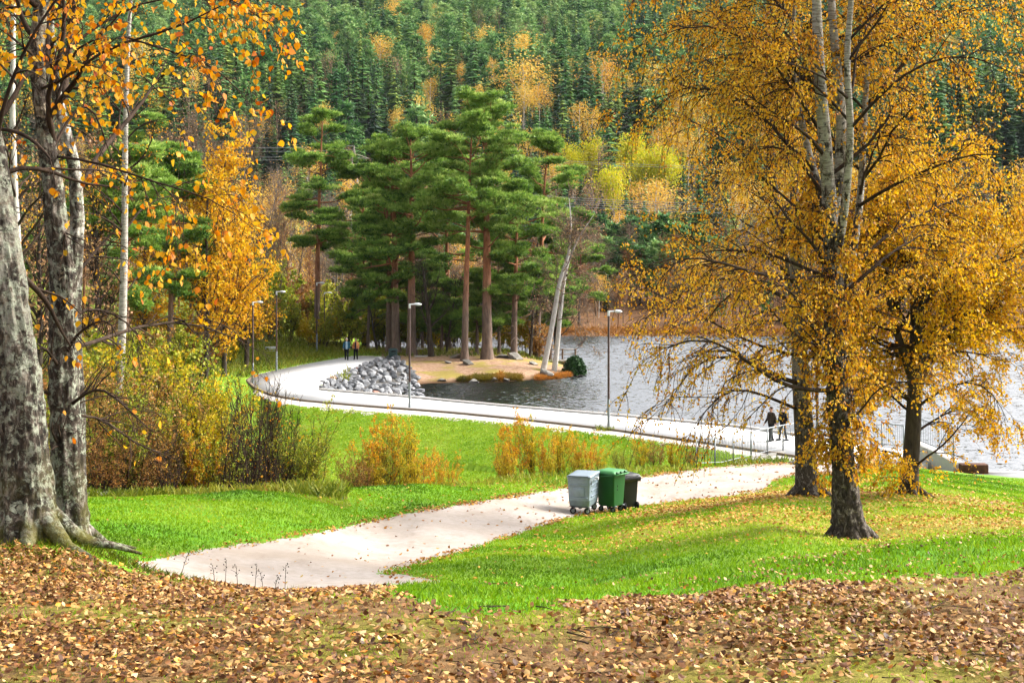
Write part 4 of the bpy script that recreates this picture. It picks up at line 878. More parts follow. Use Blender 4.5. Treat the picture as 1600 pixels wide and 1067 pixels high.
# ---- understorey bushes on the point and shores --------------------------------
sh_protos = {}
def bush_set(kind, mats, n, **kw):
    sh_protos[kind] = [shrub(rng, **kw) for _ in range(n)], mats
bush_set('olive', (K_twig, L_shrub_g), 2, H=4.2, rad=1.8, nst=18, k2=10, lv=3600, size=.2, r=.03, spread=.4)
bush_set('yellow', (K_twig, L_shrub_y), 2, H=3.4, rad=1.5, nst=14, k2=9, lv=3000, size=.18, r=.025, spread=.35)
bush_set('russet', (K_twig, L_shrub_r), 2, H=3.2, rad=1.7, nst=16, k2=10, lv=2200, size=.17, r=.025, spread=.45)
first = {}
def bush(kind, k, loc, rz, s, label, group, name='shrub'):
    key = (kind, k % len(sh_protos[kind][0]))
    if key not in first:
        mbs, mats = sh_protos[kind][0][key[1]], sh_protos[kind][1]
        first[key] = put(name, label, 'shrub', mbs, mats, loc, ('stems', 'foliage'), rz, s, group); return first[key]
    return copy_tree(first[key], tuple(loc), rz, s, label, group)
for k, (px, d, kind, s) in enumerate([(555,128,'olive',1),(572,130,'yellow',.8),(600,131,'olive',1.2),(628,131,'olive',1.1),(655,130,'olive',1.2),(680,130,'yellow',1.0),(707,129,'olive',1.15),(735,129,'olive',1.0),(790,127,'yellow',.9),(815,126,'yellow',1.0),(846,122,'russet',.9),(640,134,'olive',1.5),(690,134,'olive',1.5),(600,134,'olive',1.4)]):
    where = ['just right of the two walkers','behind the walkers and left of the litter bin','behind the litter bin','between the litter bin and the red trunk','behind the bench','behind the dark bare trunk','behind the slender leaning pine','left of the tallest pine trunk','right of the tallest pine trunk','behind the short grey trunked pine','left of the leaning white birch','tall, behind the red trunked pine','tall, behind the middle of the point','tall, behind the broad pine'][k]
    bush(kind, k, ground(px, d), k*1.3, s, f'{kind} leaved bush on the point, {where}', 'undergrowth bushes on the point')
# left shore undergrowth, between the lamps and the wood
names_l = ['pale','dense','wispy','spreading','upright','low','tall','tangled']
ls = [(330,112,'russet',.8),(352,108,'yellow',.8),(372,118,'russet',.9),(398,124,'yellow',.9),(420,126,'russet',1),(446,128,'olive',.9),(470,129,'yellow',.75),(487,127,'yellow',.65),(505,127,'olive',.7),(520,129,'yellow',.8),(535,131,'olive',.8),(310,98,'russet',.9),(285,92,'olive',.9),(262,86,'yellow',1),(240,90,'russet',1.1),(215,84,'olive',1.1),(190,80,'russet',1),(165,78,'olive',1.1),(150,86,'yellow',1),(340,122,'olive',1.2),(385,132,'russet',1.3),(430,138,'olive',1.4),(475,142,'russet',1.4),(300,110,'russet',1.2),(255,104,'olive',1.2),(210,100,'russet',1.3),(170,96,'yellow',1.2),(515,140,'olive',1.3),(355,140,'russet',1.5),(410,146,'olive',1.5),(455,150,'russet',1.5)]
for k, (px, d, kind, s) in enumerate(ls):
    col_ = {'russet':'russet brown','yellow':'yellow green','olive':'olive green'}[kind]
    place = 'behind the leftmost lamp' if px < 345 else 'between the two left lamps' if px < 425 else 'between the lamps and the lone pine' if px < 492 else 'left of the two walkers'
    if d > 135: place = 'far back, '+place
    if px < 320: place = 'on the bank behind the left thicket, '+('below the pine trunks' if px < 230 else 'below the yellow birch')
    bush(kind, k, ground(px, d), k*2.1, s, f'{names_l[k%8]} {col_} bush {place}', 'bushes along the left shore')
# rounded evergreen bush at the tip
bk, lf = MB(), MB(); c0 = ground(897, 113.6)
st = grow(rng, np.zeros((14, 3)), nrm(rng.normal(size=(14, 3))*A([1, 1, .3])+A([0, 0, .8])), rng.uniform(.7, 1.2, 14), 4, 0, .1); bk.add(*tubes(st, taper(np.full(14, .025), 4), 4))
u = nrm(rng.normal(size=(2600, 3))); u[:, 2] = np.abs(u[:, 2]); pos = u*A([.95, .8, 1.45])*rng.uniform(.55, 1.05, (2600, 1))*(1+.12*fbm(u[:, 0]*3, u[:, 1]*3, u[:, 2]*3, 2))[:, None]+A([0, 0, .05])
v, f = leaf_quads(rng, pos, .2, -.2); lf.add(v, f, np.clip(.4+rng.normal(size=2600)*.22, 0, 1))
put('evergreen_bush', 'rounded dark green bush overhanging the water at the tip of the point', 'shrub', (bk, lf), (K_twig, L_rhodo), c0, ('stems', 'foliage'))
# rusty grass along the water edge of the point
mb = MB(); n = 5200; px = rng.uniform(715, 898, n); dd = np.interp(px, [715, 760, 830, 870, 898], [107.3, 107.6, 108.8, 110.6, 112.8])+np.abs(rng.normal(size=n))*.5; x = WX(px, dd); z = zt(x, dd)
dens = fbm(px*.04, dd*.2, 3, 2) > -.35; x, dd, z, px = x[dens], dd[dens], z[dens], px[dens]; p = np.stack([x, dd, np.maximum(z, .02)], 1)
v, f = fan_tufts(rng, p, nrm(A([0, -.4, 1.])+rng.normal(size=p.shape)*.35), .42, .1, 3)
mb.add(v, f, np.repeat(np.clip(.3+.5*(px > 835)+.25*fbm(px*.05, 0*px, 1, 2), 0, 1), 3)); tag(mb.build('shore_grass', leaf_mat('shore_grass_blades', [(92,88,30),(130,118,40),(166,128,50),(196,128,48),(206,140,60)], .3)), 'rusty and olive grass fringing the shore of the point', 'grass', kind='stuff')
# rusty reeds along the far shore
mb = MB(); n = 9000; x = rng.uniform(-30, 110, n); y = 167+rng.normal(size=n)*1.2; p = np.stack([x, y, np.maximum(zh(x, y), 0)], 1)
v, f = fan_tufts(rng, p, nrm(A([0, 0, 1.])+rng.normal(size=p.shape)*.2), .6, .14, 2); mb.add(v, f, np.repeat(np.clip(.5+.3*fbm(x*.1, y*.1, 3, 2), 0, 1), 2)); tag(mb.build('reeds', leaf_mat('reed_blades', [(104,74,34),(150,100,44),(182,124,56),(196,146,76)], .3)), 'rusty orange reeds lining the far shore', 'reeds', kind='stuff')

# ---- left woods: pines, yellow birch, bare trees --------------------------------
for px, pyt, d, cs, hw, r0, lab in ((196,215,88,.36,3.0,.3,'pine with violet grey trunk behind the left boughs'),(265,230,96,.34,3.0,.24,'pine right of the violet trunk, left of the yellow birch'),(240,180,120,.3,3.4,.28,'taller pine at the back of the left wood'),(75,240,112,.3,2.6,.22,'dark pine seen between the two foreground trunks')):
    b = ground(px, d); H = CAMZ-(pyt-HOR)*d/F-b[2]; bk, lf = pine_tree(rng, H, r0, cs, hw, (0, 0), 30, 3, 36, dead=8)
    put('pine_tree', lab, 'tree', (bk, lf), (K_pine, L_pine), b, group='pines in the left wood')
for px, pyt, d, rad, n, mt, lab in ((350,200,100,3.0,3600,L_yellow,'cone shaped bright yellow birch behind the leftmost lamps'),(322,280,97,2.6,2200,L_yellow,'orange yellow birch left of the cone shaped one'),(225,280,101,2.0,1700,L_yellow,'yellow birch glimpsed between the left pine trunks'),(385,330,108,1.7,1300,L_yellow,'low yellow birch right of the cone shaped one'),(150,230,86,2.6,900,L_fbrown,'thin russet birch at the back, right of the foreground trunks'),(270,190,122,2.8,900,L_fbrown,'tall thin leaved birch behind the left pines'),(60,260,80,2.6,900,L_fbrown,'thin russet birch seen behind the foreground trunks')):
    b = ground(px, d); H = CAMZ-(pyt-HOR)*d/F-b[2]; 
    tr = [[(0,0,0,.2),(.1,0,H*.3,.15),(0,.1,H*.65,.09),(.1,0,H,.02)]]
    bk, br, lf = broadleaf(rng, tr, (60, .1, .97), rad*1.5, .62, .3, 8, 1.3, -.1, 5, .7, -.6, max(2, n//500) if n > 1000 else 1, .2, lenprof=[1, 1.1, .7, .25], twig_r=.012, droop=.5)
    put('birch_tree', lab, 'tree', (bk, br, lf), (K_dark, K_twig, mt), b, ('trunk', 'branches', 'crown'), group='yellow birches in the left wood')
bt = [bare_tree(rng, 12, 2.3, 16, 9, 5, .14, 0), bare_tree(rng, 12, 2.5, 18, 9, 5, .13, 350), bare_tree(rng, 12, 2.0, 18, 9, 5, .12, 520)]
bm_ = [(K_bare, L_fbrown), (K_grey, L_fbrown), (K_rust, L_shrub_r)]
bfirst = [None]*3
def bare(k, loc, s, rz, label, group):
    if bfirst[k] is None:
        bfirst[k] = put('bare_tree', label, 'tree', bt[k], bm_[k], loc, ('trunk', 'foliage'), rz, s, group); return
    copy_tree(bfirst[k], tuple(loc), rz, s, label, group)
words = ['slender','bushy','gaunt','leaning','twiggy','forked','dense','straight']
bl = [(300,128,190),(325,150,215),(352,142,230),(378,150,190),(405,140,260),(425,150,290),(440,140,330),(462,150,300),(480,146,350),(515,148,330),(530,144,300),(550,150,340),(345,165,270),(395,165,300),(450,162,290),(505,164,320),(540,165,350),(280,140,250),(250,150,220),(180,150,250),(130,140,200),(90,130,230),(40,125,180)]
for k, (px, d, pyt) in enumerate(bl):
    b = ground(px, d); H = CAMZ-(pyt-HOR)*d/F-b[2]; s = H/12
    wh = 'behind the yellow birch' if px < 390 else 'left of the lone pine' if px < 485 else 'right of the lone pine'
    if px < 290: wh = 'at the back of the left wood'
    bare(k % 3, b, (s*.9, s*.9, s), k*1.7, f'{words[k%8]} {["grey brown bare","grey, thinly leaved","rusty bare"][k%3]} tree {wh}', 'bare trees of the left wood')
for k in range(84):
    px = 590+k*13.2+rng.normal()*8; d = rng.uniform(168, 200); H = rng.uniform(6, 10.5)
    b = A([WX(px, d), d, float(zh(WX(px, d), d))]); s = H/12
    wh = 'right of the leaning white birch' if 880 < px < 1000 else 'seen between the pines of the point' if px < 880 else 'behind the golden birches at right'
    bare([2, 1, 2, 0][k % 4], b, (s*1.35, s*1.35, s), k*2.3, f'{words[k%8]} bare brown tree on the far shore {wh}', 'bare trees on the far shore')
# ================================================================== hillside forest
rng = np.random.default_rng(77)
prot = {}
prot['spruce'] = [spruce_far(rng, 16, 2.6, 20, 8), spruce_far(rng, 16, 2.1, 22, 8), spruce_far(rng, 16, 3.0, 18, 9), spruce_far(rng, 16, 2.3, 19, 7)]
prot['pine'] = [pine_far(rng, 13, 2.5, .25), pine_far(rng, 13, 2.1, .35), pine_far(rng, 13, 2.8, .15, 56), pine_far(rng, 13, 2.3, .3)]
prot['birch'] = [birch_far(rng, 14, 2.6, 1700, .3), birch_far(rng, 14, 2.2, 1400, .3), birch_far(rng, 14, 3.0, 1900, .3)]
prot['brown'] = [birch_far(rng, 14, 2.3, 380, .2, .3, 16), birch_far(rng, 14, 1.9, 300, .2, .3, 16)]
prot['lime'] = [birch_far(rng, 11, 3.8, 4200, .34, .05, 16), birch_far(rng, 11, 3.4, 3800, .34, .05, 16)]
fm = {'spruce': (K_conif, L_spruce), 'pine': (K_conif, L_fpine), 'birch': (K_white, L_fbirch), 'brown': (K_bare, L_fbrown), 'lime': (K_white, L_lime)}
meshes = {k: [(b.mesh('trunk', fm[k][0]), l.mesh('crown', L_spruce2 if k == 'spruce' and q % 2 else fm[k][1])) for q, (b, l) in enumerate(v)] for k, v in prot.items()}
nm_ = {'spruce': 'spruce_tree', 'pine': 'pine_tree', 'birch': 'birch_tree', 'brown': 'bare_tree', 'lime': 'lime_green_tree'}
def far_tree(kind, k, loc, s, rz, label, group):
    t = thing(nm_[kind], label, 'tree', tuple(loc), rz, group, s); m = meshes[kind][k % len(meshes[kind])]
    link(bpy.data.objects.new('trunk', m[0]), t); link(bpy.data.objects.new('crown', m[1]), t); return t
# dart-thrown positions, closer together near the lake
pos = []
cell = {}
def free(x, y, r):
    k = (int(x//6), int(y//6))
    for a in (-1, 0, 1):
        for b in (-1, 0, 1):
            for (qx, qy, qr) in cell.get((k[0]+a, k[1]+b), ()):
                if (qx-x)**2+(qy-y)**2 < (.5*(r+qr))**2: return False
    cell.setdefault(k, []).append((x, y, r)); return True
special = []
def spec(kind, px, pyt, d, H, label, group=None, w=1.0):
    """a hillside tree one can single out: top at photo pixel (px,pyt)"""
    h0 = {'spruce': 16, 'pine': 13, 'birch': 14, 'brown': 14, 'lime': 11}[kind]
    if kind in ('birch', 'brown', 'lime') and pyt < 300:      # stand it where a full grown tree reaches that row
        dd = np.arange(205, 990, 3.); df = zh(WX(px, dd), dd)+h0*(.75+.25*min(w, 1.2))-(CAMZ-(pyt-HOR)*dd/F); i = np.where(df > 0)[0]; d = float(dd[i[0]]) if len(i) else d
    x = WX(px, d); z = float(zh(x, d)); zt_ = CAMZ-(pyt-HOR)*d/F; H = max(3., zt_-z) if H is None else H
    special.append((kind, x, d, z, H/h0, w, label, group)); cell.setdefault((int(x//6), int(d//6)), []).append((x, d, 5.))
gb = 'yellow birches on the hillside'
spec('birch', 594, 55, 520, None, 'broad pale golden birch high on the slope, above the lone pine', gb, 1.5)
spec('birch', 670, 68, 520, None, 'narrow yellow birch on the slope, right of the broad golden one', gb, .8)
spec('birch', 672, 115, 470, None, 'pale golden birch midway up the slope above the central pines', gb)
spec('birch', 742, 125, 455, None, 'tall thin leaved birch above the flat topped pine', gb, 1.1)
spec('birch', 820, 130, 440, None, 'small golden birch upper left of the golden pair', gb)
spec('birch', 842, 128, 442, None, 'golden birch in the pair above the right end of the point', gb)
spec('birch', 905, 152, 400, None, 'orange birch with several pale stems right of the golden pair', gb, 1.2)
spec('birch', 925, 163, 395, None, 'pinkish birch touching the orange several stemmed birch', gb)
spec('birch', 830, 200, 330, None, 'pale orange birch just above the right end pine crowns', gb, 1.1)
spec('birch', 865, 205, 330, None, 'small yellow birch right of the pale orange one', gb, .8)
spec('birch', 505, 160, 400, None, 'yellow topped birch among dark spruces, above the lone pine', gb, .8)
spec('birch', 620, 165, 430, None, 'thin yellow birch wedged between dark spruces', gb, .7)
spec('birch', 770, 85, 510, None, 'bright small birch high on the slope at centre', gb, .8)
spec('birch', 720, 95, 510, None, 'tiny yellow crown high on the slope at centre', gb, .6)
spec('birch', 525, 45, 560, None, 'tiny orange crown high on the slope, left of the broad golden birch', gb, .6)
spec('birch', 680, 5, 640, None, 'orange tipped birch at the very top of the slope', gb, .7)
spec('birch', 1052, 178, 235, None, 'tall orange birch right of the lime green trees', gb, 1.0)
spec('birch', 1028, 192, 240, None, 'yellow birch between the lime trees and the tall orange birch', gb, .8)
spec('birch', 1075, 200, 250, None, 'leafy birch behind the edge of the big golden birch', gb)
spec('birch', 548, 270, 215, None, 'low pale yellow birch between the lone pine and the broad pine', gb, .8)
spec('birch', 428, 280, 220, None, 'pale orange birch left of the lone pine', gb, 1.1)
spec('birch', 455, 300, 200, None, 'low orange birch beside the lone pine trunk', gb, 1.0)
gl = 'lime green trees across the lake'
spec('lime', 985, 215, 262, None, 'bright lime green tree under the power line', gl, 1.25)
spec('lime', 1005, 240, 250, None, 'yellow lime tree right of the brightest one', gl, 1.0)
spec('lime', 925, 222, 268, None, 'pale yellow rounded tree left of the lime green trees', gl, 1.0)
spec('lime', 1040, 235, 255, None, 'golden lime tree at the right end of the lime green group', gl, 1.1)
spec('lime', 895, 232, 262, None, 'small yellow tree at the left end of the lime green group', gl, .9)
spec('lime', 960, 260, 245, None, 'low yellow tree in front of the lime green trees', gl, 1.0)
spec('brown', 935, 212, 275, None, 'brown thin crowned tree left of the lime green trees', 'brown trees on the hillside', 1.1)
spec('brown', 688, 160, 400, None, 'grey brown bare tree behind the middle of the pine crowns', 'brown trees on the hillside', 1.3)
spec('brown', 780, 10, 600, None, 'pale dead looking tree high on the slope at centre', 'brown trees on the hillside', 1.1)
spec('brown', 748, 10, 605, None, 'grey tree beside the pale dead looking one', 'brown trees on the hillside', 1.)
spec('brown', 850, 20, 590, None, 'brown tree high on the slope, right of the pale dead looking one', 'brown trees on the hillside', 1.)
spec('brown', 375, 175, 230, None, 'pale stemmed bare birch left of the lone pine, above the yellow birch', 'brown trees on the hillside', 1.)
spec('brown', 1095, 190, 260, None, 'brown bare tree at the edge of the big golden birch', 'brown trees on the hillside', 1.)
for k, (px, pyt) in enumerate(((935,330),(960,345),(985,335),(1010,348),(1035,330),(1060,345),(945,365),(975,372),(1000,380),(1030,372),(1085,350))):
    spec('pine', px, pyt, 205-k*1.5, None, f'{["small","bushy","round","pointed"][k%4]} young blue green pine above the far shore, {["left of","right of","below"][k%3]} the power line pole birch', 'young pines above the far shore', 1.3)
n_try = 40000
for _ in range(n_try):
    y = 170+(1000-170)*rng.random()**1.35; px = rng.uniform(-60, 1680)
    r = np.interp(y, [170, 250, 450, 1000], [3.4, 3.9, 5.2, 8.0])
    if (px < 400 or px > 1030) and rng.random() < .55: continue
    x = WX(px, y)
    if 236 < y < 268 and rng.random() < .8: continue        # cleared strip under the power line
    if y < 232 and 880 < px < 1100 and rng.random() < .9: continue
    if free(x, y, r): pos.append((x, y, px))
forest = {k: [] for k in prot}
def zone(x, y, px):
    a = fbm(x*.012, y*.014, 5, 3); b = rng.random()
    if y < 232: return 'brown' if b < .62 else ('birch' if b < .72 else ('pine' if b < .86 else 'spruce'))
    if y < 300: return 'spruce' if b < .62 else ('brown' if b < .85 else 'birch')
    if y < 410: return 'spruce' if b < .86 else ('pine' if b < .94 else 'brown' if b < .97 else 'birch')
    if y < 560: return 'pine' if (b < .62+a*.3) else ('spruce' if b < .94 else 'brown' if b < .975 else 'birch')
    if y < 650: return 'pine' if (b < .35+a*.3) else 'spruce'
    return 'spruce' if b < .93 else 'brown'
cand = []
sp_ = [(x/d*F+800, HOR-(z+{'spruce':16,'pine':13,'birch':14,'brown':14,'lime':11}[k]*s-CAMZ)/d*F, d, s, w_) for k, x, d, z, s, w_, l, g in special]
for x, y, px in pos:
    k = zone(x, y, px); s = rng.uniform(.7, 1.35)*(1.05 if y > 300 else .75 if y > 232 else .55)
    h0 = 16 if k == 'spruce' else 13.5; z0 = float(zh(x, y)); skip = False
    for qx, qy, qd, qs, qw in sp_:          # keep the trees one can single out in view
        if qd-150 < y < qd and abs(px-qx) < (1.7*qw*F/qd+1.2*F/y):
            lim = qy+min(36, 7*F/qd); mx = (CAMZ-(lim-HOR)*y/F-z0)/h0
            s = min(s, max(mx, .22))
    cand.append((k, x, y, px, s))
# the ones that show largest are things of their own, the rest is one far wood
cand.sort(key=lambda c: c[2]+(0 if 380 < c[3] < 1050 else 130))
cap = {'spruce': 230, 'pine': 190, 'birch': 40, 'brown': 90, 'lime': 10}; used = {k: 0 for k in prot}
look = ['full crowned','slim','ragged','tapering','crooked topped','short','tall','thin crowned']
rest = {k: MB() for k in ('t', 's', 'p', 'b', 'n')}
rest_t, rest_l = MB(), MB()
mi = {'spruce': 0, 'pine': 1, 'birch': 2, 'brown': 3, 'lime': 4}; mi2 = 5
def band(px):
    L = [(440,'above the left wood'),(540,'above the lone pine'),(640,'above the broad pine'),(720,'above the red trunked pine'),(820,'above the flat topped pine'),(930,'above the end of the point'),(1050,'above the lime green trees'),(1300,'behind the large golden birch'),(9999,'behind the rightmost yellow birch')]
    return next(t for q, t in L if px < q)
for i, (k, x, y, px, s) in enumerate(cand):
    z = float(zh(x, y)); rz = rng.uniform(0, 6.28); sx = s*rng.uniform(.8, 1.55); loc = (x, y, z-.2)
    if used[k] < cap[k] and -40 < px < 1640:
        used[k] += 1
        row = 'low on the slope' if y < 300 else 'on the lower slope' if y < 360 else 'midway up the slope' if y < 450 else 'high on the slope'
        kn = {'spruce': 'dark spruce', 'pine': 'blue green pine', 'birch': 'golden birch', 'brown': 'brown bare tree', 'lime': 'lime tree'}[k]
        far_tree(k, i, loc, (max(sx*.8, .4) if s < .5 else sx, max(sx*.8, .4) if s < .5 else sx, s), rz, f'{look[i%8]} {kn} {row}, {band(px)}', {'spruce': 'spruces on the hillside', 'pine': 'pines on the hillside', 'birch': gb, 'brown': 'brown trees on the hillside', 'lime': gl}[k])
    else:
        b, l = prot[k][i % len(prot[k])]; c, sn = math.cos(rz), math.sin(rz)
        RM = A([[c, -sn, 0], [sn, c, 0], [0, 0, 1]]).T*1.0
        shift = rng.normal()*.2
        for src, dst in ((b, rest_t), (l, rest_l)):
            for v, f, a in zip(src.v, src.f, src.a):
                if src is b and y > 420: continue
                off = dst.n
                vv = (v*A([sx, sx, s]))@RM+A(loc); dst.v.append(vv); dst.n += len(vv); dst.f.append(f-f.min()+off); dst.a.append(np.clip(a+shift, 0, 1)); dst.m.append(np.full(len(f), mi2 if (k == 'spruce' and src is l and i % 2) else mi[k], np.int32))
for kind, x, y, z, s, w_, lab, g in special:
    far_tree(kind, len(lab), (x, y, z-.2), (s**.6*w_, s**.6*w_, s), len(lab)*1.1, lab, g)
print('individual', used, 'rest faces', sum(len(f) for f in rest_l.f))
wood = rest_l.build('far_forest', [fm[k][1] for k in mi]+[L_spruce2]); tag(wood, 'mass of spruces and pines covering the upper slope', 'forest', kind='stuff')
if rest_t.n: tag(rest_t.build('far_forest_trunks', [fm[k][0] for k in mi]), 'trunks within the mass of trees on the slope', 'forest', kind='stuff')
# ================================================================== built things and people
rng = np.random.default_rng(9)
M_galv = plain('galvanised_steel', (150,156,160), .45, .5, .6, .06, 12)
M_pole = plain('brown_lacquered_steel', (70,46,40), .5, .4, 0, .08, 8)
M_white = plain('white_lacquer', (226,228,230), .4, .4, 0, .04, 6)
M_lens = plain('frosted_lens', (236,238,240), .2, .5)
M_black = plain('black_rubber', (24,24,26), .8, .2)
M_steel = plain('zinc_bin_metal', (146,162,174), .42, .5, .3, .09, 7)
M_steel_d = plain('dark_zinc', (104,110,114), .5, .5, .5, .1)
M_greenp = plain('green_plastic', (22,92,34), .5, .4, 0, .05, 5)
M_greenl = plain('faded_green_plastic', (66,142,74), .5, .4, 0, .05, 5)
M_darkp = plain('black_plastic', (22,22,24), .45, .4)
M_bag = plain('black_bag', (14,15,20), .25, .6)
M_litter = plain('dark_teal_metal', (22,62,62), .5, .4)
M_wood = plain('grey_timber', (170,160,148), .85, .1, var=.15, scale=9)
M_brownwood = plain('brown_timber', (120,92,66), .85, .1, var=.2, scale=9)
M_corten = plain('rusty_steel', (96,62,44), .85, .2, var=.25, scale=5)
M_cable = plain('aluminium_cable', (206,208,212), .4, .5, .3)

# ---- lamp posts -----------------------------------------------------------------
lamp = thing('street_lamp', 'x', 'street lamp'); 
def lamp_parts():
    mb = MB(); tube(mb, [(0, 0, 1.5), (0, 0, 3.5), (0, 0, 5.82)], [.062, .058, .052], 10); mb.build('pole', M_pole, lamp, True)
    mb = MB(); tube(mb, [(0, 0, -.15), (0, 0, .02), (0, 0, 1.5)], [.085, .075, .072], 10); tube(mb, [(0, 0, 0), (0, 0, .03)], [.15, .15], 12); mb.build('base_sleeve', M_galv, lamp, True)
    mb = MB(); tube(mb, [(0, 0, 5.72), (0, 0, 5.98)], [.065, .06], 10); tube(mb, [(-.02, 0, 5.92), (.12, 0, 5.95), (.30, 0, 5.95)], [.04, .036, .04], 8); mb.build('arm', M_white, lamp, True)
    mb = MB(); s = A([(.22, .05, .03), (.34, .11, .065), (.46, .15, .085), (.58, .145, .075), (.66, .10, .05), (.70, .03, .015)]); nu = 12; vv = []
    for x, wy, hz in s:
        for k in range(nu):
            a = k/nu*2*PI; z = math.sin(a)*hz*(1.15 if math.sin(a) > 0 else .35); vv.append((x, math.cos(a)*wy, 5.95+z-(x-.3)*.06))
    mb.add(vv, [(i*nu+j, i*nu+(j+1) % nu, (i+1)*nu+(j+1) % nu, (i+1)*nu+j) for i in range(5) for j in range(nu)]); mb.add(vv[:nu], [list(range(nu))[::-1]]); mb.add(vv[-nu:], [list(range(nu))]); h = mb.build('lamp_head', M_white, lamp, True)
    mb = MB(); box(mb, (.47, 0, 5.885), (.26, .2, .022)); mb.build('lens', M_lens, h)
lamp_parts()
lamps = [(951,72.3,'lamp post nearest the bushes, standing at the lawn edge before the open water'),(640,81.6,'lamp post in front of the riprap heap and the red pine trunk'),(432,106.,'lamp post on the lawn left of the lone pine, second from the left'),(495,124.,'lamp post in line with the lone pine trunk'),(395,96.5,'leftmost lamp post, in front of the yellow birch'),(507,134.,'lamp post farthest along the walkway, just right of the lone pine trunk'),(1277,63.2,'lamp post between the two right birch trunks, its head hidden by leaves')]
tops = {395: 470, 507: 456}
for k, (px, d, lab) in enumerate(lamps):
    b = ground(px, d); s = 1.0
    if px in tops: s = (CAMZ-(tops[px]-HOR)*d/F-b[2])/6.05
    if px in (951, 640): b[2] = WZ-.04
    if k == 0: lamp.location = tuple(b); lamp['label'] = lab; lamp['group'] = 'lamp posts along the walkway'; lamp.rotation_euler = (0, 0, .1)
    else: copy_tree(lamp, tuple(b), [0, .05, -.1, 0, .1, .15, 0][k], (1, 1, s), lab)

# ---- waste containers -------------------------------------------------------------
def ring_loft(mb, rings, m=0, cap=True):
    n = len(rings[0]); v = A([p for r in rings for p in r])
    mb.add(v, [(i*n+j, i*n+(j+1) % n, (i+1)*n+(j+1) % n, (i+1)*n+j) for i in range(len(rings)-1) for j in range(n)], 0, m)
    if cap: mb.add(rings[0], [list(range(n))[::-1]], 0, m); mb.add(rings[-1], [list(range(n))], 0, m)
def rrect(hx, hy, r, z, n=5, dx=0, dy=0):
    out = []
    for cx, cy, a0 in ((hx-r, hy-r, 0), (-hx+r, hy-r, PI/2), (-hx+r, -hy+r, PI), (hx-r, -hy+r, 1.5*PI)):
        for k in range(n): a = a0+k/(n-1)*PI/2; out.append((cx+r*math.cos(a)+dx, cy+r*math.sin(a)+dy, z))
    return out
def castor(root, x, y, r, rz, mat_f):
    w_ = MB(); c, s = math.cos(rz), math.sin(rz)
    tube(w_, [(x-s*.025, y+c*.025, r), (x+s*.025, y-c*.025, r)], [r, r], 18); wo = w_.build('wheel', M_black, root, True)
    h = MB(); tube(h, [(x-s*.032, y+c*.032, r), (x+s*.032, y-c*.032, r)], [r*.55, r*.55], 14); h.build('rim', mat_f, wo, True)
    f = MB()
    for sg in (-1, 1):
        ox, oy = -s*.045*sg, c*.045*sg; tube(f, [(x+ox, y+oy, r), (x+ox+c*.03, y+oy+s*.03, r*1.6), (x+ox+c*.05, y+oy+s*.05, r*2.15)], [.014, .016, .018], 6)
    box(f, (x+c*.05, y+s*.05, r*2.08), (.13, .13, .025), rz=rz); f.build('castor_fork', mat_f, wo)
def ground_at(x, y): return float(zt(x, y))
# zinc container
d = 39.6; x = WX(905, d); z = ground_at(x, d)+.02
zb = thing('waste_container', 'pale zinc four wheeled waste container, left of the green one', 'waste bin', (x+.14, d+.35, z), math.radians(-17), 'waste bins beside the path', .96)
mb = MB(); rings = [rrect(.29, .50, .05, .24), rrect(.30, .52, .06, .27), rrect(.315, .55, .06, .40), rrect(.322, .56, .06, .42), rrect(.318, .555, .06, .44), rrect(.335, .58, .06, .92), rrect(.342, .585, .06, .94), rrect(.338, .582, .06, .97), rrect(.345, .59, .06, 1.06), rrect(.355, .60, .05, 1.07), rrect(.355, .60, .05, 1.09), rrect(.33, .57, .05, 1.09)]
ring_loft(mb, rings)
for (cx, cz, w_, h_) in ((0, .66, .34, .24), (0, .87, .52, .035), (0, .49, .52, .035)):
    box(mb, (cx, -.555-.03*(cz-.44), cz-h_/2), (w_, .07, h_), 0, 0, 0)
for cz in (.5, .66, .82): box(mb, (.325, 0, cz), (.045, .8, .035))
body = mb.build('body', M_steel, zb); bevel_obj(body, .006, 2)
mb = MB(); ring_loft(mb, [rrect(.36, .61, .05, 1.095), rrect(.36, .61, .05, 1.112), rrect(.33, .57, .06, 1.122), rrect(.2, .40, .1, 1.135)]); lid = mb.build('lid', M_steel, zb, False)
mb = MB(); tube(mb, [(-.3, -.66, 1.13), (.3, -.66, 1.13)], [.014, .014], 6); [tube(mb, [(s*.28, -.62, 1.13), (s*.28, -.66, 1.13)], [.012, .012], 6) for s in (-1, 1)]; mb.build('lid_handle', M_steel_d, lid)
for s in (-1, 1):
    mb = MB(); tube(mb, [(s*.34, 0, 1.0), (s*.44, 0, 1.0)], [.035, .035], 10); tube(mb, [(s*.44, 0, 1.0), (s*.45, 0, 1.0)], [.05, .05], 10); mb.build('lifting_pin', M_white, zb)
    mb = MB(); tube(mb, [(s*.365, -.35, .98), (s*.41, -.33, 1.0), (s*.41, -.15, 1.0), (s*.365, -.13, .98)], [.011]*4, 6); mb.build('side_handle', M_galv, zb)
mb = MB(); box(mb, (.34, -.46, .88), (.03, .07, .14)); mb.build('latch', M_steel_d, zb)
mb = MB(); box(mb, (0, 0, .20), (.55, .98, .04)); mb.build('chassis', M_steel_d, zb)
for sx, sy, a in ((-.21, -.42, .3), (.21, -.42, .8), (-.21, .42, -.4), (.21, .42, .9)): castor(zb, sx, sy, .095, a, M_galv)
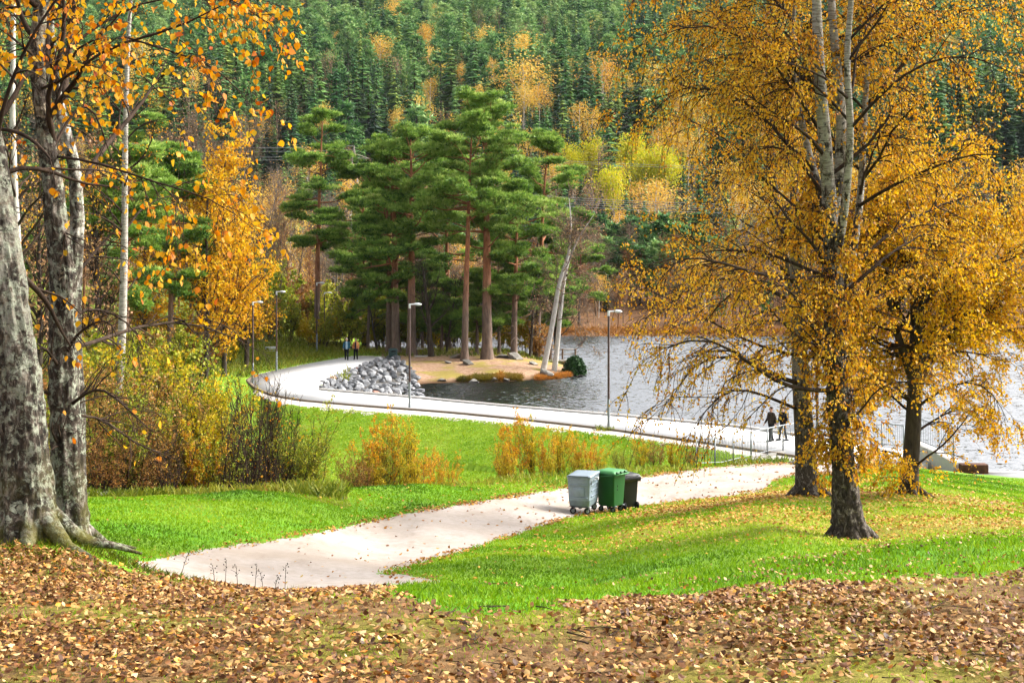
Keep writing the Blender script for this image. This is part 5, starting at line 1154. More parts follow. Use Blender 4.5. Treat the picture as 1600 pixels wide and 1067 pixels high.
# green container
d = 40.3; x = WX(955.5, d); z = ground_at(x, d)+.02
gb_ = thing('waste_container', 'green plastic waste container with four wheels, between the zinc one and the black bin', 'waste bin', (x, d+.28, z), math.radians(-38), 'waste bins beside the path')
mb = MB(); ring_loft(mb, [rrect(.255, .25, .05, .17), rrect(.27, .265, .05, .20), rrect(.31, .31, .05, 1.02), rrect(.345, .345, .04, 1.03), rrect(.345, .345, .04, 1.09), rrect(.3, .3, .04, 1.09)]); body = mb.build('body', M_greenp, gb_); bevel_obj(body, .005, 2)
mb = MB(); ring_loft(mb, [rrect(.36, .36, .05, 1.095), rrect(.36, .36, .05, 1.12), rrect(.30, .32, .06, 1.165), rrect(.2, .22, .06, 1.18)]); lid = mb.build('lid', M_greenl, gb_)
for k in (-1, 0, 1):
    mb = MB(); tube(mb, [(.37, k*.2-.05, 1.13), (.37, k*.2+.05, 1.13)], [.035, .035], 10); mb.build('hinge', M_greenp, lid, True)
mb = MB(); tube(mb, [(.36, -.3, 1.07), (.42, -.3, 1.09), (.42, .3, 1.09), (.36, .3, 1.07)], [.016]*4, 8); mb.build('handle', M_greenl, gb_, True)
for s in (-1, 1):
    mb = MB(); tube(mb, [(-.2, s*.33, 1.02), (-.15, s*.37, 1.0), (.2, s*.37, 1.06), (.28, s*.33, 1.07)], [.013]*4, 6); mb.build('side_handle', M_greenl, gb_)
mb = MB(); box(mb, (.293, -.1, .72), (.01, .035, .07)); box(mb, (.289, -.1, .62), (.01, .035, .05)); mb.build('label_plate', M_black, gb_)
for sx, sy, a in ((-.2, -.2, .4), (.2, -.2, .9), (-.2, .2, -.3), (.2, .2, .6)): castor(gb_, sx, sy, .075, a, M_steel_d)
# black wheelie bin
d = 41.3; x = WX(981, d); z = ground_at(x, d)+.01
wb = thing('wheelie_bin', 'narrow black bin with a plastic bag over its rim, right of the green container', 'waste bin', (x-.02, d+.2, z), math.radians(-60), 'waste bins beside the path')
mb = MB(); ring_loft(mb, [rrect(.19, .2, .03, .05), rrect(.2, .22, .03, .1), rrect(.235, .26, .03, .90), rrect(.26, .285, .03, .91), rrect(.26, .285, .03, .96), rrect(.23, .25, .03, .96)]); body = mb.build('body', M_darkp, wb); bevel_obj(body, .004, 2)
mb = MB(); ring_loft(mb, [rrect(.27, .30, .04, .962), rrect(.27, .30, .04, .985), rrect(.2, .22, .06, 1.02)]); mb.build('lid', M_darkp, wb)
mb = MB(); tube(mb, [(.25, -.2, .95), (.31, -.2, .98), (.31, .2, .98), (.25, .2, .95)], [.014]*4, 8); mb.build('handle', M_darkp, wb)
for s in (-1, 1):
    mb = MB(); tube(mb, [(.2, s*.22-.025, .10), (.2, s*.22+.025, .10)], [.1, .1], 16); mb.build('wheel', M_black, wb, True)
mb = MB(); ring = []
for zz, o in ((.965, .005), (.93, .035), (.87, .045), (.80, .03)):
    r = []; 
    for (vx, vy, vz) in rrect(.262, .287, .03, zz, 6):
        l = math.hypot(vx, vy); k = 1+o/l+.05*math.sin(vx*40+vy*33)*(o > .01); r.append((vx*k, vy*k, zz-.05*max(0, math.sin(vx*17+vy*23))*(o > .02)))
    ring.append(r)
ring_loft(mb, ring, cap=False); tube(mb, [(.1, -.28, .9), (.2, -.40, .86), (.24, -.48, .82)], [.06, .05, .01], 7); mb.build('plastic_bag', M_bag, wb, True)

# ---- litter bin, benches and jetty on the point -------------------------------------
b = ground(614, 116.5)
lb = thing('litter_bin', 'dark green litter bin at the top of the riprap heap', 'litter bin', tuple(b), .2)
mb = MB(); ring_loft(mb, [rrect(.31, .31, .05, 0), rrect(.32, .32, .05, .05), rrect(.33, .33, .05, .78), rrect(.33, .33, .05, .80)]); [box(mb, (x, -.335, .06), (.03, .012, .7)) for x in (-.22, -.11, 0, .11, .22)]; mb.build('body', M_litter, lb)
mb = MB(); ring_loft(mb, [rrect(.36, .36, .06, .80), rrect(.36, .36, .06, .86), rrect(.22, .22, .06, .93)]); mb.build('lid', M_litter, lb)
mb = MB(); box(mb, (0, -.345, .66), (.34, .02, .1)); mb.build('opening', M_black, lb)
b = ground(656, 119.5)
be = thing('bench', 'small pale topped bench on a slab beside the red trunked pine', 'bench', tuple(b+A([0, 0, .06])), .05)
mb = MB(); [box(mb, (0, -.16+.16*k, .52), (.62, .13, .045)) for k in range(3)]; bevel_obj(mb.build('seat', M_wood, be), .006)
for s in (-1, 1):
    mb = MB(); tube(mb, [(s*.26, -.18, 0), (s*.26, -.18, .5)], [.022]*2, 6); tube(mb, [(s*.26, .18, 0), (s*.26, .18, .5)], [.022]*2, 6); tube(mb, [(s*.26, -.18, .5), (s*.26, .18, .5)], [.02]*2, 6); mb.build('leg', M_black, be)
mb = MB(); box(mb, tuple(ground(658, 119.3)-A([0, 0, .06])), (1.1, .9, .12), 0, .05); o = bevel_obj(mb.build('stone_slab', M_conc), .01); tag(o, 'pale slab lying under the small bench', 'slab')
b = ground(424, 119.); 
be2 = thing('bench', 'white plank bench in the brush beside the second lamp from the left', 'bench', tuple(b+A([0, 0, -.25])), .35, None, .6)
for nm, z, y, t_ in (('seat', .48, -.1, .05), ('backrest', .72, .18, .05), ('backrest', .92, .2, .05)):
    mb = MB(); box(mb, (0, y, z), (1.7, .36 if nm == 'seat' else .045, t_ if nm == 'seat' else .14)); bevel_obj(mb.build(nm, M_white, be2), .01)
for s in (-1, 1):
    mb = MB(); box(mb, (s*.7, 0, 0), (.07, .4, .48)); box(mb, (s*.7, .245, .3), (.07, .05, .76)); mb.build('leg', M_brownwood, be2)
jt = thing('jetty', 'small timber jetty standing in the water behind the leaning birch', 'jetty', (WX(880, 121.), 121., 0), .05)
mb = MB(); [box(mb, (-1.2+.16*k, 0, .55), (.15, 1.6, .05)) for k in range(16)]; mb.build('deck', M_wood, jt)
for sx in (-1.1, 0, 1.1):
    for sy in (-.7, .7):
        mb = MB(); tube(mb, [(sx, sy, -1), (sx, sy, .55 if sy < 0 else 1.5)], [.07, .07], 8); mb.build('post', M_brownwood, jt)
mb = MB(); box(mb, (0, .78, 1.4), (2.4, .06, .1)); box(mb, (0, .78, 1.0), (2.4, .06, .08)); mb.build('rail', M_wood, jt)
mb = MB(); box(mb, (0, -.76, .42), (2.4, .08, .13)); mb.build('beam', M_brownwood, jt)

# ---- spillway: wing walls, railings, block, rusty box ---------------------------------
def wall(name, pts, thick, label, cat, mat_):
    """wall standing on a line of (x,y,zbottom,ztop)"""
    p = A(pts, float); dv = nrm(np.gradient(p[:, :2], axis=0)); s = np.stack([-dv[:, 1], dv[:, 0]], 1)*thick/2; n = len(p)
    rings = [[(p[i,0]-s[i,0], p[i,1]-s[i,1], p[i,2]), (p[i,0]+s[i,0], p[i,1]+s[i,1], p[i,2]), (p[i,0]+s[i,0], p[i,1]+s[i,1], p[i,3]), (p[i,0]-s[i,0], p[i,1]-s[i,1], p[i,3])] for i in range(n)]
    mb = MB(); ring_loft(mb, rings); o = mb.build(name, mat_); bevel_obj(o, .02, 2); return tag(o, label, cat)
def railing(label, pts, h=1.1, gap=.14, group='spillway railings'):
    """pts: foot points (x,y,z); posts, rails and thin bars"""
    p = A(pts, float); r = thing('railing', label, 'railing', tuple(p[0]), 0, group); p = p-p[0]
    L = np.concatenate([[0], np.cumsum(np.linalg.norm(np.diff(p, axis=0), axis=1))])
    at_ = lambda s: A([np.interp(s, L, p[:, k]) for k in range(3)])
    mb = MB(); tube(mb, p+A([0, 0, h]), .024, 8); mb.build('handrail', M_galv, r, True)
    mb = MB(); tube(mb, p+A([0, 0, .12]), .016, 6); mb.build('bottom_rail', M_galv, r, True)
    for s in np.linspace(0, L[-1], max(2, int(L[-1]/1.6)+1)):
        q = at_(s); mb = MB(); box(mb, tuple(q-A([0, 0, .05])), (.055, .055, h+.04)); mb.build('post', M_galv, r)
    mb = MB()
    for s in np.arange(gap, L[-1], gap):
        q = at_(s); tube(mb, [q+A([0, 0, .12]), q+A([0, 0, h])], [.008]*2, 5, caps=False)
    mb.build('infill_bars', M_galv, r)
def PT(px, py, d): p = W(px, py, d); return (p[0], p[1], p[2])
a1, a2, a3 = W(1128, 727, 59.2), W(1172, 716, 61.2), W(1222, 704, 63.8)
wall('wing_wall', [(a[0], a[1], a[2]-1.3, a[2]) for a in (a1, a2, a3)], .34, 'dark concrete wing wall below the long railing, at the path end', 'wall', M_dconc)
railing('long grey railing on the wing wall, in front of the two dark clad walkers', [PT(1088, 728, 57.4), tuple(a1+A([0, 0, .02])), tuple(a2+A([0, 0, .02])), tuple(a3+A([0, 0, .02])), PT(1246, 699, 65.2)], 1.12)
b1, b2, b3, b4 = W(1338, 700, 63.8), W(1410, 706, 61.6), W(1452, 713, 60.2), W(1497, 733, 58.3)
mb = MB(); quad_t = [W(1300, 716, 62.2), W(1345, 726, 60.), W(1430, 728, 59.2), W(1450, 722, 59.3), W(1410, 702, 63.2), W(1338, 694, 66.3)]
tp_ = [Vector(q) for q in quad_t]; tri = A(tessellate_polygon([tp_])); tv = A([tuple(q) for q in tp_]); mb.add(tv, tri); n = len(tv); mb.add(np.concatenate([tv, tv-A([0, 0, .9])]), [(i, n+i, n+(i+1) % n, (i+1) % n) for i in range(n)])
o = mb.build('bridge_deck', M_conc); tag(o, 'pale concrete deck crossing the spillway, right of the lamp post', 'deck', kind='structure')
bm = bmesh.new(); bm.from_mesh(o.data); bmesh.ops.remove_doubles(bm, verts=bm.verts, dist=1e-4); bmesh.ops.recalc_face_normals(bm, faces=bm.faces); bm.to_mesh(o.data); bm.free()
wall('wing_wall', [(*W(1432, 690, 60.6)[:2], .2, W(1432, 690, 60.6)[2]), (*W(1462, 703, 59.6)[:2], .2, W(1462, 703, 59.6)[2]), (*W(1497, 722, 58.2)[:2], .1, W(1497, 722, 58.2)[2])], .5, 'pale concrete wing wall sloping down to the water at right', 'wall', M_conc)
railing('short grey railing left of the rightmost trunk, on the spillway deck', [PT(1378, 697, 64.6), PT(1412, 702, 63.4)], 1.05)
railing('grey railing on the sloping wing wall, right of the rightmost trunk', [PT(1436, 692, 60.5), PT(1462, 702.5, 59.6), PT(1490, 717, 58.5)], 1.05)
wall('concrete_block', [(*W(1340, 735, 56.5)[:2], float(zt(*W(1340, 735, 56.5)[:2]))-.1, W(1340, 716, 56.5)[2]), (*W(1386, 735, 56.2)[:2], float(zt(*W(1386, 735, 56.2)[:2]))-.1, W(1386, 717, 56.2)[2])], .55, 'low pale concrete block on the lawn between the big and the yellow birch', 'block', M_conc)
wall('steel_box', [(*W(1500, 734, 57.9)[:2], .5, W(1500, 724.5, 57.9)[2]), (*W(1542, 734, 57.8)[:2], .5, W(1542, 724.5, 57.8)[2])], .6, 'rusty brown low box at the end of the sloping wing wall', 'box', M_corten)
sl_ = MB(); pv = [plane_pt(1500, 739, .93), plane_pt(1540, 735.5, .93), plane_pt(1640, 735.5, .93), plane_pt(1800, 737, .93), plane_pt(1800, 770, .93), plane_pt(1640, 757, .93), plane_pt(1590, 751, .93), plane_pt(1545, 743, .93)]
n = len(pv); tv = A(pv); sl_.add(tv, A(tessellate_polygon([[Vector(q) for q in pv]]))); sl_.add(np.concatenate([tv, tv-A([0, 0, .5])]), [(i, n+i, n+(i+1) % n, (i+1) % n) for i in range(n)])
o = sl_.build('pavement', M_prom); tag(o, 'pale walkway by the water at the right edge', 'walkway', kind='structure')
bm = bmesh.new(); bm.from_mesh(o.data); bmesh.ops.remove_doubles(bm, verts=bm.verts, dist=1e-4); bmesh.ops.recalc_face_normals(bm, faces=bm.faces); bm.to_mesh(o.data); bm.free()

# ---- stones -----------------------------------------------------------------------------
def stone_mesh(seed, mat_, sub=2, sharp=.35):
    bm = bmesh.new(); bmesh.ops.create_icosphere(bm, subdivisions=sub, radius=1)
    r = np.random.default_rng(seed); pl = nrm(r.normal(size=(11, 3))); off = r.uniform(.42, .72, 11)
    for v in bm.verts:
        p = A(v.co)
        for n_, o_ in zip(pl, off):
            e = p@n_-o_
            if e > 0: p = p-n_*e
        v.co = Vector(p*A([1, .8, .62])*(1+.08*float(fbm(p[0]*2+seed, p[1]*2, p[2]*2, 2))))
    me = bpy.data.meshes.new('stone'); bm.to_mesh(me); bm.free(); me.materials.append(mat_); return me
def stone_mat(name, lo, hi):
    t = NT(name); v = t.coord('Object', (1, 1, 1)); oi = t.n('ShaderNodeObjectInfo').outputs['Random']; n1 = t.noise(v, 2.2, 5, .7)
    f = t.math('ADD', t.math('MULTIPLY', n1, .7), t.math('MULTIPLY', oi, .45)); c = t.ramp(f, [(.25, s2l(lo)), (.55, s2l([(a+b)/2 for a, b in zip(lo, hi)])), (.85, s2l(hi))]); t.bsdf(c, .85, t.bump(n1, .6, .08), .2); return t.m
M_rip = stone_mat('blasted_granite', (72,75,80), (184,184,186)); M_red = stone_mat('reddish_granite', (150,104,90), (206,160,146)); M_boul = stone_mat('weathered_granite', (92,88,82), (176,170,160))
sm = [stone_mesh(k, M_rip) for k in range(8)]; sm_r = [stone_mesh(20, M_red)]; sm_b = [stone_mesh(k+40, M_boul, 3) for k in range(4)]
def rip_stone(px, yy, k, s):
    d = (CAMZ-WZ)*F/(yy-HOR); x = WX(px, d); z = max(float(zt(x, d)), -.1)
    o = bpy.data.objects.new('riprap_stone', (sm_r[0] if k % 37 == 5 else sm[k % 8])); link(o); o.location = (x, d, z+.12*s); o.scale = (s, s*1.0, s*rng.uniform(.8, 1.2)); o.rotation_euler = (rng.uniform(-.5, .5), rng.uniform(-.5, .5), rng.uniform(0, 6.28)); return o
cnt = 0; tries = 0; put_ = []
while cnt < 285 and tries < 20000:
    tries += 1; px = rng.uniform(492, 668); yy = rng.uniform(559, 622)
    if not in_poly(A([px]), A([yy]), RIP)[0]: continue
    d = (CAMZ-WZ)*F/(yy-HOR); x = WX(px, d); s = rng.uniform(.28, .52)
    if any((x-q[0])**2+((d-q[1])*.75)**2 < (.60*(s+q[2]))**2 for q in put_): continue
    put_.append((x, d, s)); o = rip_stone(px, yy, cnt, s); cnt += 1
    row = 'near the heap top' if yy < 578 else 'in mid heap' if yy < 600 else 'along the heap foot'; side = 'towards the walkway' if px < 550 else 'towards the lake' if px > 610 else 'below the walkers'
    hue = 'reddish' if (cnt-1) % 37 == 5 else ['pale grey','grey','light','blue grey'][cnt % 4]; shp = ['angular','blocky','wedge shaped','flat','rounded'][cnt % 5]; size = 'large' if s > .45 else 'medium' if s > .36 else 'small'
    tag(o, f'{size} {hue} {shp} riprap stone {row}, {side}', 'stone', 'riprap stones')
def boulder(px, d, s, lab, k=0, flat=.7, water_=False):
    x = WX(px, d); z = float(zt(x, d)); z = max(z, -.05) if water_ else z
    o = bpy.data.objects.new('boulder', sm_b[k % 4]); link(o); o.location = (x, d, z+.15*s); o.scale = (s, s, s*flat); o.rotation_euler = (.1*k, .15, k*1.1); tag(o, lab, 'stone', 'boulders')
for a in ((853,110.6,.95,'large grey boulder at the foot of the leaning white birch',0,1.3),(733,113.6,.75,'pale flat boulder beside the slender leaning pine',1,.6),(740,107.2,.5,'small pale stone in the water below the mossy bank',2,.8,True),(772,107.8,.42,'pale stone at the water edge, middle of three',3,.8,True),(791,108.,.4,'pale stone at the water edge, rightmost of three',0,.7,True),(808,117.5,1.0,'grey boulder behind the short grey trunked pine',1,.7),(785,118,.8,'long low rock just right of the tallest pine',2,.45),(715,117.5,.8,'low rock left of the slender leaning pine',3,.4),(835,115,.6,'low brown rock left of the leaning birch',1,.5),(700,114.5,.5,'half buried rock on the bare earth of the point',0,.4),(690,107.2,.45,'dark stone on the narrow beach right of the riprap',2,.6),(905,111.8,.5,'flat dark stone in the water under the evergreen bush',3,.3,True)): boulder(*a)
for k, (px, d, s) in enumerate(((150,36.5,.34),(176,37,.4),(205,37.5,.3),(165,38.5,.34),(236,38,.25))):
    boulder(px, d, s, f'pale {["flat","long","mossy","rounded","small"][k]} stone at the foot of the left thicket, {["first","second","third","rear","last"][k]} from the trunks', k, .5)
for k, (px, d, s) in enumerate(((1186,59.8,.2),(1245,58.5,.26),(1236,59.3,.16),(1252,58.8,.18))):
    boulder(px, d, s, f'{["small white stone below the dark wing wall","white stone beside the grey trunked birch","smallest white stone beside the grey trunked birch","white stone touching the grey trunked birch"][k]}', k, .8)

# ---- power line -----------------------------------------------------------------------------
d = 250.; b = A([WX(553, d), d, 0.]); b[2] = zh(b[0], d); topz = W(553, 228, d)[2]; H = topz-b[2]
py_ = thing('power_pylon', 'pale lattice power pylon rising behind the broad pine', 'pylon', tuple(b))
mb = MB()
for sx in (-1, 1):
    for sy in (-1, 1): tube(mb, [(sx*1.3, sy*1.3, 0), (sx*.5, sy*.5, H*.72), (0, 0, H)], [.14, .11, .09], 5)
for k in range(9):
    z0, z1 = H*.72*k/9, H*.72*(k+1)/9; w0, w1 = 1.3-.8*k/9, 1.3-.8*(k+1)/9
    for sy in (-1, 1): tube(mb, [(-w0, sy*w0, z0), (w1, sy*w1, z1)], [.07]*2, 4); tube(mb, [(w0, sy*w0, z0), (-w1, sy*w1, z1)], [.07]*2, 4)
for z in (H*.76, H*.88): tube(mb, [(-.45, 0, z), (.45, 0, z)], [.08]*2, 4)
mb.build('lattice', M_wood, py_)
for k, z in enumerate((H*.74, H*.86)):
    mb = MB(); tube(mb, [(-2.6, 0, z), (2.6, 0, z)], [.12]*2, 5); tube(mb, [(-2.6, 0, z), (0, 0, z+.9)], [.07]*2, 4); tube(mb, [(2.6, 0, z), (0, 0, z+.9)], [.07]*2, 4); mb.build('crossarm', M_wood, py_)
def cable(p0, p1, sag, lab, r=.022):
    t = np.linspace(0, 1, 40)[:, None]; p = A(p0)*(1-t)+A(p1)*t-A([0, 0, 1.])*sag*4*t*(1-t); mb = MB(); tube(mb, p, r, 5, caps=False); o = mb.build('power_cable', M_cable, None, True); tag(o, lab, 'cable', 'power cables')
for k, (y0, y1, lab) in enumerate(((222,224,'topmost power cable passing behind the lone pine'),(227,230,'second power cable passing behind the lone pine'),(241,236,'lower power cable left of the pylon top'),(246,240,'lowest power cable left of the pylon top'))):
    cable(W(120, y0-4+k, 244+2*k), W(553, y1+4, 250), .8, lab)
for k, (y0, y1, lab) in enumerate(((248,262,'upper cable crossing the lime green trees'),(251,266,'second cable crossing the lime green trees'),(303,322,'topmost of the low cables above the young pines'),(306,326,'second low cable above the young pines'),(310,328,'third low cable above the young pines'),(313,331,'fourth low cable above the young pines'),(317,335,'lowest cable above the young pines'))):
    d0 = 232 if y0 < 260 else 212; cable(W(700, y0-8, d0), W(1640, y1-2, d0-22), 1.2, lab, .018 if y0 < 260 else .024)

# ---- people --------------------------------------------------------------------------------------
def skin_mat(c, n): return plain(n, c, .6, .3, var=.05)
M_skin = skin_mat((226,178,150), 'skin'); M_skin2 = skin_mat((200,150,124), 'tanned_skin')
def remeshed(mb, name, mat_, parent, vox):
    me = mb.mesh(name, mat_); o = bpy.data.objects.new(name, me); link(o); m = o.modifiers.new('r', 'REMESH'); m.mode = 'VOXEL'; m.voxel_size = vox
    s_ = o.modifiers.new('s', 'SMOOTH'); s_.iterations = 4; s_.factor = .4
    dg = bpy.context.evaluated_depsgraph_get(); me2 = bpy.data.meshes.new_from_object(o.evaluated_get(dg)); o.modifiers.clear(); o.data = me2; bpy.data.meshes.remove(me)
    for p in me2.polygons: p.use_smooth = True
    o.parent = parent; return o
def person(label, loc, rz, h, step, arm, top, legs, hair, skin, vest=None, cap=None, coat=.55, group=None):
    """walking adult, local +x is ahead; step = stride half length, arm = swing"""
    r = thing('person', label, 'person', tuple(loc), rz, group, h/1.75)
    hip = A([0, 0, .90]); J = {}
    for s, sg in (('l', 1), ('r', -1)):
        f = step*sg; J['hip'+s] = hip+A([0, sg*.09, 0]); J['kn'+s] = A([f*.55+.05, sg*.095, .49]); J['an'+s] = A([f, sg*.095, .085 if sg > 0 else .10]); J['toe'+s] = J['an'+s]+A([.17, sg*.02, -.045])
        J['sh'+s] = A([.0, sg*.185, 1.42]); a = -arm*sg; J['el'+s] = A([a*.5-.03, sg*.245, 1.14]); J['wr'+s] = A([a+.08, sg*.25, .90])
    body = MB()
    tube(body, [hip+A([0, 0, -.06]), hip+A([0, 0, .12]), A([0, 0, 1.2]), A([0, 0, 1.38]), A([0, 0, 1.46])], [.15, .14, .155, .165, .09], 14)
    tube(body, [(0, 0, 1.42), (.01, 0, 1.56)], [.06, .055], 10)
    ellip(body, (.015, 0, 1.64), (.098, .077, .12), 0, 16, 12); ellip(body, (.105, 0, 1.63), (.022, .015, .028), 0, 8, 6); ellip(body, (.085, 0, 1.575), (.022, .035, .014), 0, 8, 6)
    for s, sg in (('l', 1), ('r', -1)):
        ellip(body, (.0, sg*.08, 1.635), (.022, .012, .034), 0, 8, 6)
        tube(body, [J['hip'+s], J['kn'+s], J['an'+s]], [.085, .058, .04], 10); tube(body, [J['an'+s]+A([-.06, 0, -.04]), J['an'+s]+A([.05, 0, -.035]), J['toe'+s]], [.042, .042, .03], 10)
        tube(body, [J['sh'+s], J['el'+s], J['wr'+s]], [.052, .042, .03], 10)
        w0 = J['wr'+s]; dv = nrm(J['wr'+s]-J['el'+s]); ell = w0+dv*.05; ellip(body, tuple(ell), (.035, .022, .05), 0, 8, 6)
        for k in range(4): q = ell+dv*.035+A([-.026+.018*k, 0, 0]); tube(body, [q, q+dv*(.035+.008*(k in (1, 2))), q+dv*.065+A([.012, 0, 0])], [.0095, .009, .0075], 6)
        q = ell+A([.03, 0, -.0]); tube(body, [q, q+A([.025, 0, -.025]), q+A([.03, 0, -.05])], [.011, .01, .008], 6)
    remeshed(body, 'body', skin, r, .011)
    # eyes
    e = MB(); [ellip(e, (.105, sg*.032, 1.655), (.008, .011, .007), 0, 8, 6) for sg in (1, -1)]; e.build('eyes', M_black, r)
    j = MB(); tube(j, [(0, 0, coat+.35), (0, 0, 1.05), (0, 0, 1.25), (0, 0, 1.40), (0, 0, 1.49)], [.185, .18, .19, .195, .085], 16)
    for s, sg in (('l', 1), ('r', -1)): tube(j, [J['sh'+s], J['el'+s], J['wr'+s]-nrm(J['wr'+s]-J['el'+s])*.02], [.075, .062, .05], 10); tube(j, [(0, sg*.1, 1.42), J['sh'+s]], [.08, .078], 10)
    remeshed(j, 'jacket', top, r, .016)
    if vest is not None:
        v_ = MB(); tube(v_, [(.075, 0, coat+.33), (.08, 0, 1.2), (.078, 0, 1.40), (.05, 0, 1.47)], [.115, .12, .125, .06], 14); remeshed(v_, 'sweater', vest, r, .016)
    t_ = MB(); tube(t_, [hip+A([0, 0, -.1]), hip+A([0, 0, .12])], [.165, .16], 14)
    for s in 'lr': tube(t_, [J['hip'+s], J['kn'+s], J['an'+s]+A([0, 0, .0])], [.105, .078, .062], 12)
    remeshed(t_, 'trousers', legs, r, .016)
    for s in 'lr':
        b_ = MB(); tube(b_, [J['an'+s]+A([-.085, 0, -.045]), J['an'+s]+A([0, 0, -.04]), J['toe'+s]+A([.0, 0, 0]), J['toe'+s]+A([.05, 0, -.005])], [.045, .054, .046, .025], 10); b_.build('shoe', M_black if hair is not M_white else M_wood, r, True)
    hh = MB(); ellip(hh, (-.008, 0, 1.675), (.106, .088, .108), 0, 14, 10); ho = hh.build('cap' if cap else 'hair', cap or hair, r, True)
    bm = bmesh.new(); bm.from_mesh(ho.data); bmesh.ops.bisect_plane(bm, geom=bm.verts[:]+bm.edges[:]+bm.faces[:], plane_co=(.06, 0, 1.665), plane_no=(.75, 0, -.66), clear_outer=True); bm.to_mesh(ho.data); bm.free()
    return r
c_teal = plain('teal_jacket_cloth', (44,92,110), .8, .2); c_blue = plain('pale_blue_cloth', (170,196,214), .8, .2); c_or = plain('orange_jacket_cloth', (216,150,92), .8, .2); c_pur = plain('dark_purple_cloth', (52,34,58), .8, .2)
c_blk = plain('black_cloth', (22,22,28), .85, .15); c_brn = plain('dark_brown_cloth', (54,44,36), .85, .15); h_wh = plain('white_hair', (222,216,206), .7, .2); h_gr = plain('grey_hair', (110,104,98), .7, .2); h_br = plain('brown_hair', (58,40,28), .7, .2)
pa = plane_pt(541.5, 562.3, WZ); pb = plane_pt(556, 561.7, WZ)
gp = 'people walking on the promenade'
person('white haired person in an open teal jacket, walking towards the camera', pa, -PI/2+.1, 1.78, .16, .14, c_teal, c_blk, h_wh, M_skin, c_blue, group=gp)
person('person in an open orange jacket over dark clothes, right of the white haired one', pb, -PI/2-.05, 1.74, -.14, -.12, c_or, c_blk, h_gr, M_skin2, c_pur, group=gp)
pc = A([WX(1205, 67.2), 67.2, WZ]); pd = A([WX(1223.5, 67.4), 67.4, WZ])
person('person in a dark brown coat behind the long railing, left of the black jacketed one', pc, PI+.5, 1.62, .17, .14, c_brn, c_blk, h_br, M_skin2, group=gp)
person('person in a black jacket behind the long railing, nearest the grey birch', pd, PI+.3, 1.60, -.16, .13, c_blk, c_blk, h_br, M_skin, group=gp)
# ================================================================== thickets, grass, fallen leaves
rng = np.random.default_rng(31)
SP = {}
def sp(kind, n, mats, **kw): SP[kind] = ([shrub(rng, **kw) for _ in range(n)], mats)
sp('yellow', 2, (K_twig, L_shrub_y), H=3, rad=.9, nst=15, k2=11, lv=3800, size=.068, r=.015, spread=.28)
sp('orange', 2, (K_rust, L_shrub_o), H=3, rad=.8, nst=14, k2=10, lv=2300, size=.07, r=.014, spread=.26)
sp('olive', 2, (K_twig, L_shrub_g), H=3, rad=1.1, nst=18, k2=11, lv=3400, size=.064, r=.016, spread=.4)
sp('russet', 2, (K_twig, L_shrub_r), H=3, rad=1.1, nst=20, k2=11, lv=3000, size=.062, r=.014, spread=.45)
sp('bare', 2, (K_twig, L_shrub_o), H=3, rad=.9, nst=18, k2=12, lv=130, size=.06, r=.017, spread=.3)
fst = {}
KN = {'yellow': 'bright yellow green', 'orange': 'orange yellow', 'olive': 'olive green', 'russet': 'russet brown', 'bare': 'nearly bare dark stemmed'}
def bush2(kind, k, px, d, top, wd, where, group):
    b = ground(px, d); H = CAMZ-(top-HOR)*d/F-b[2]; s = H/3; key = (kind, k % 2); lab = f'{KN[kind]} bush {where}'
    sc3 = (s**.5*wd, s**.5*wd, s)
    if key not in fst: fst[key] = put('bush', lab, 'bush', SP[kind][0][key[1]], SP[kind][1], b, ('stems', 'foliage'), k*1.9, sc3, group)
    else: copy_tree(fst[key], tuple(b), k*1.9, sc3, lab, group)
gL, gM = 'bushes of the left thicket', 'bushes between the lawn and the dam'
T = [('russet',150,40,560,1.2,'beside the peeling birch, tall'),('olive',175,38.5,610,1.2,'in front of the tall russet one by the peeling birch'),('russet',205,41,555,1.3,'left part of the thicket, behind the drooping dead bough'),('olive',235,43,545,1.3,'with a dark tall top under the arching dead bough'),('russet',245,39,610,1.2,'centre left of the thicket, in front'),('yellow',283,43,590,1.2,'left of the brightest yellow one'),('yellow',285,40,640,1.2,'low, below the brightest yellow ones'),('yellow',318,42,585,1.2,'the brightest of the left thicket'),('yellow',345,43,598,1.1,'right of the brightest yellow one'),('olive',335,40,660,1.1,'low, right of the thicket centre'),('bare',388,41,585,1.1,'tall, in front of the white walkway bend'),('bare',408,42.5,575,1.,'tallest, with a few orange tip leaves'),('bare',432,42,600,1.1,'right of the tallest bare one'),('olive',462,42.5,628,1.2,'right end of the left thicket, tall'),('olive',482,43,655,1.0,'right end of the left thicket, low'),('bare',366,40,640,1.1,'low, at the lawn edge before the yellow ones'),('russet',160,37.5,670,1.1,'lowest, beside the peeling birch'),('russet',210,38,690,1.1,'low, at the lawn edge left of the thicket'),('bare',262,38.5,660,1.,'at the lawn edge, left of the yellow ones'),('orange',310,39.5,660,1.1,'low, at the lawn edge below the brightest yellow'),('bare',420,41,690,1.,'low, at the lawn edge near the right end'),('olive',130,44,530,1.4,'behind the peeling birch'),('yellow',180,48,540,1.3,'at the back of the thicket, far left'),('olive',265,50,560,1.4,'at the back of the thicket, centre'),('bare',300,50,560,1.3,'at the back, behind the yellow ones'),('yellow',110,50,540,1.3,'seen between the two foreground trunks'),('russet',70,46,560,1.4,'seen just right of the thick old trunk'),('russet',20,48,560,1.5,'behind the thick old trunk'),('bare',340,45,590,1.1,'behind the right yellow one'),('bare',375,44,610,1.1,'between the yellow and the tallest bare one'),('bare',450,44,640,1.,'behind the right end olive one')]
for k, a in enumerate(T): bush2(a[0], k, a[1], a[2], a[3], a[4], a[5], gL)
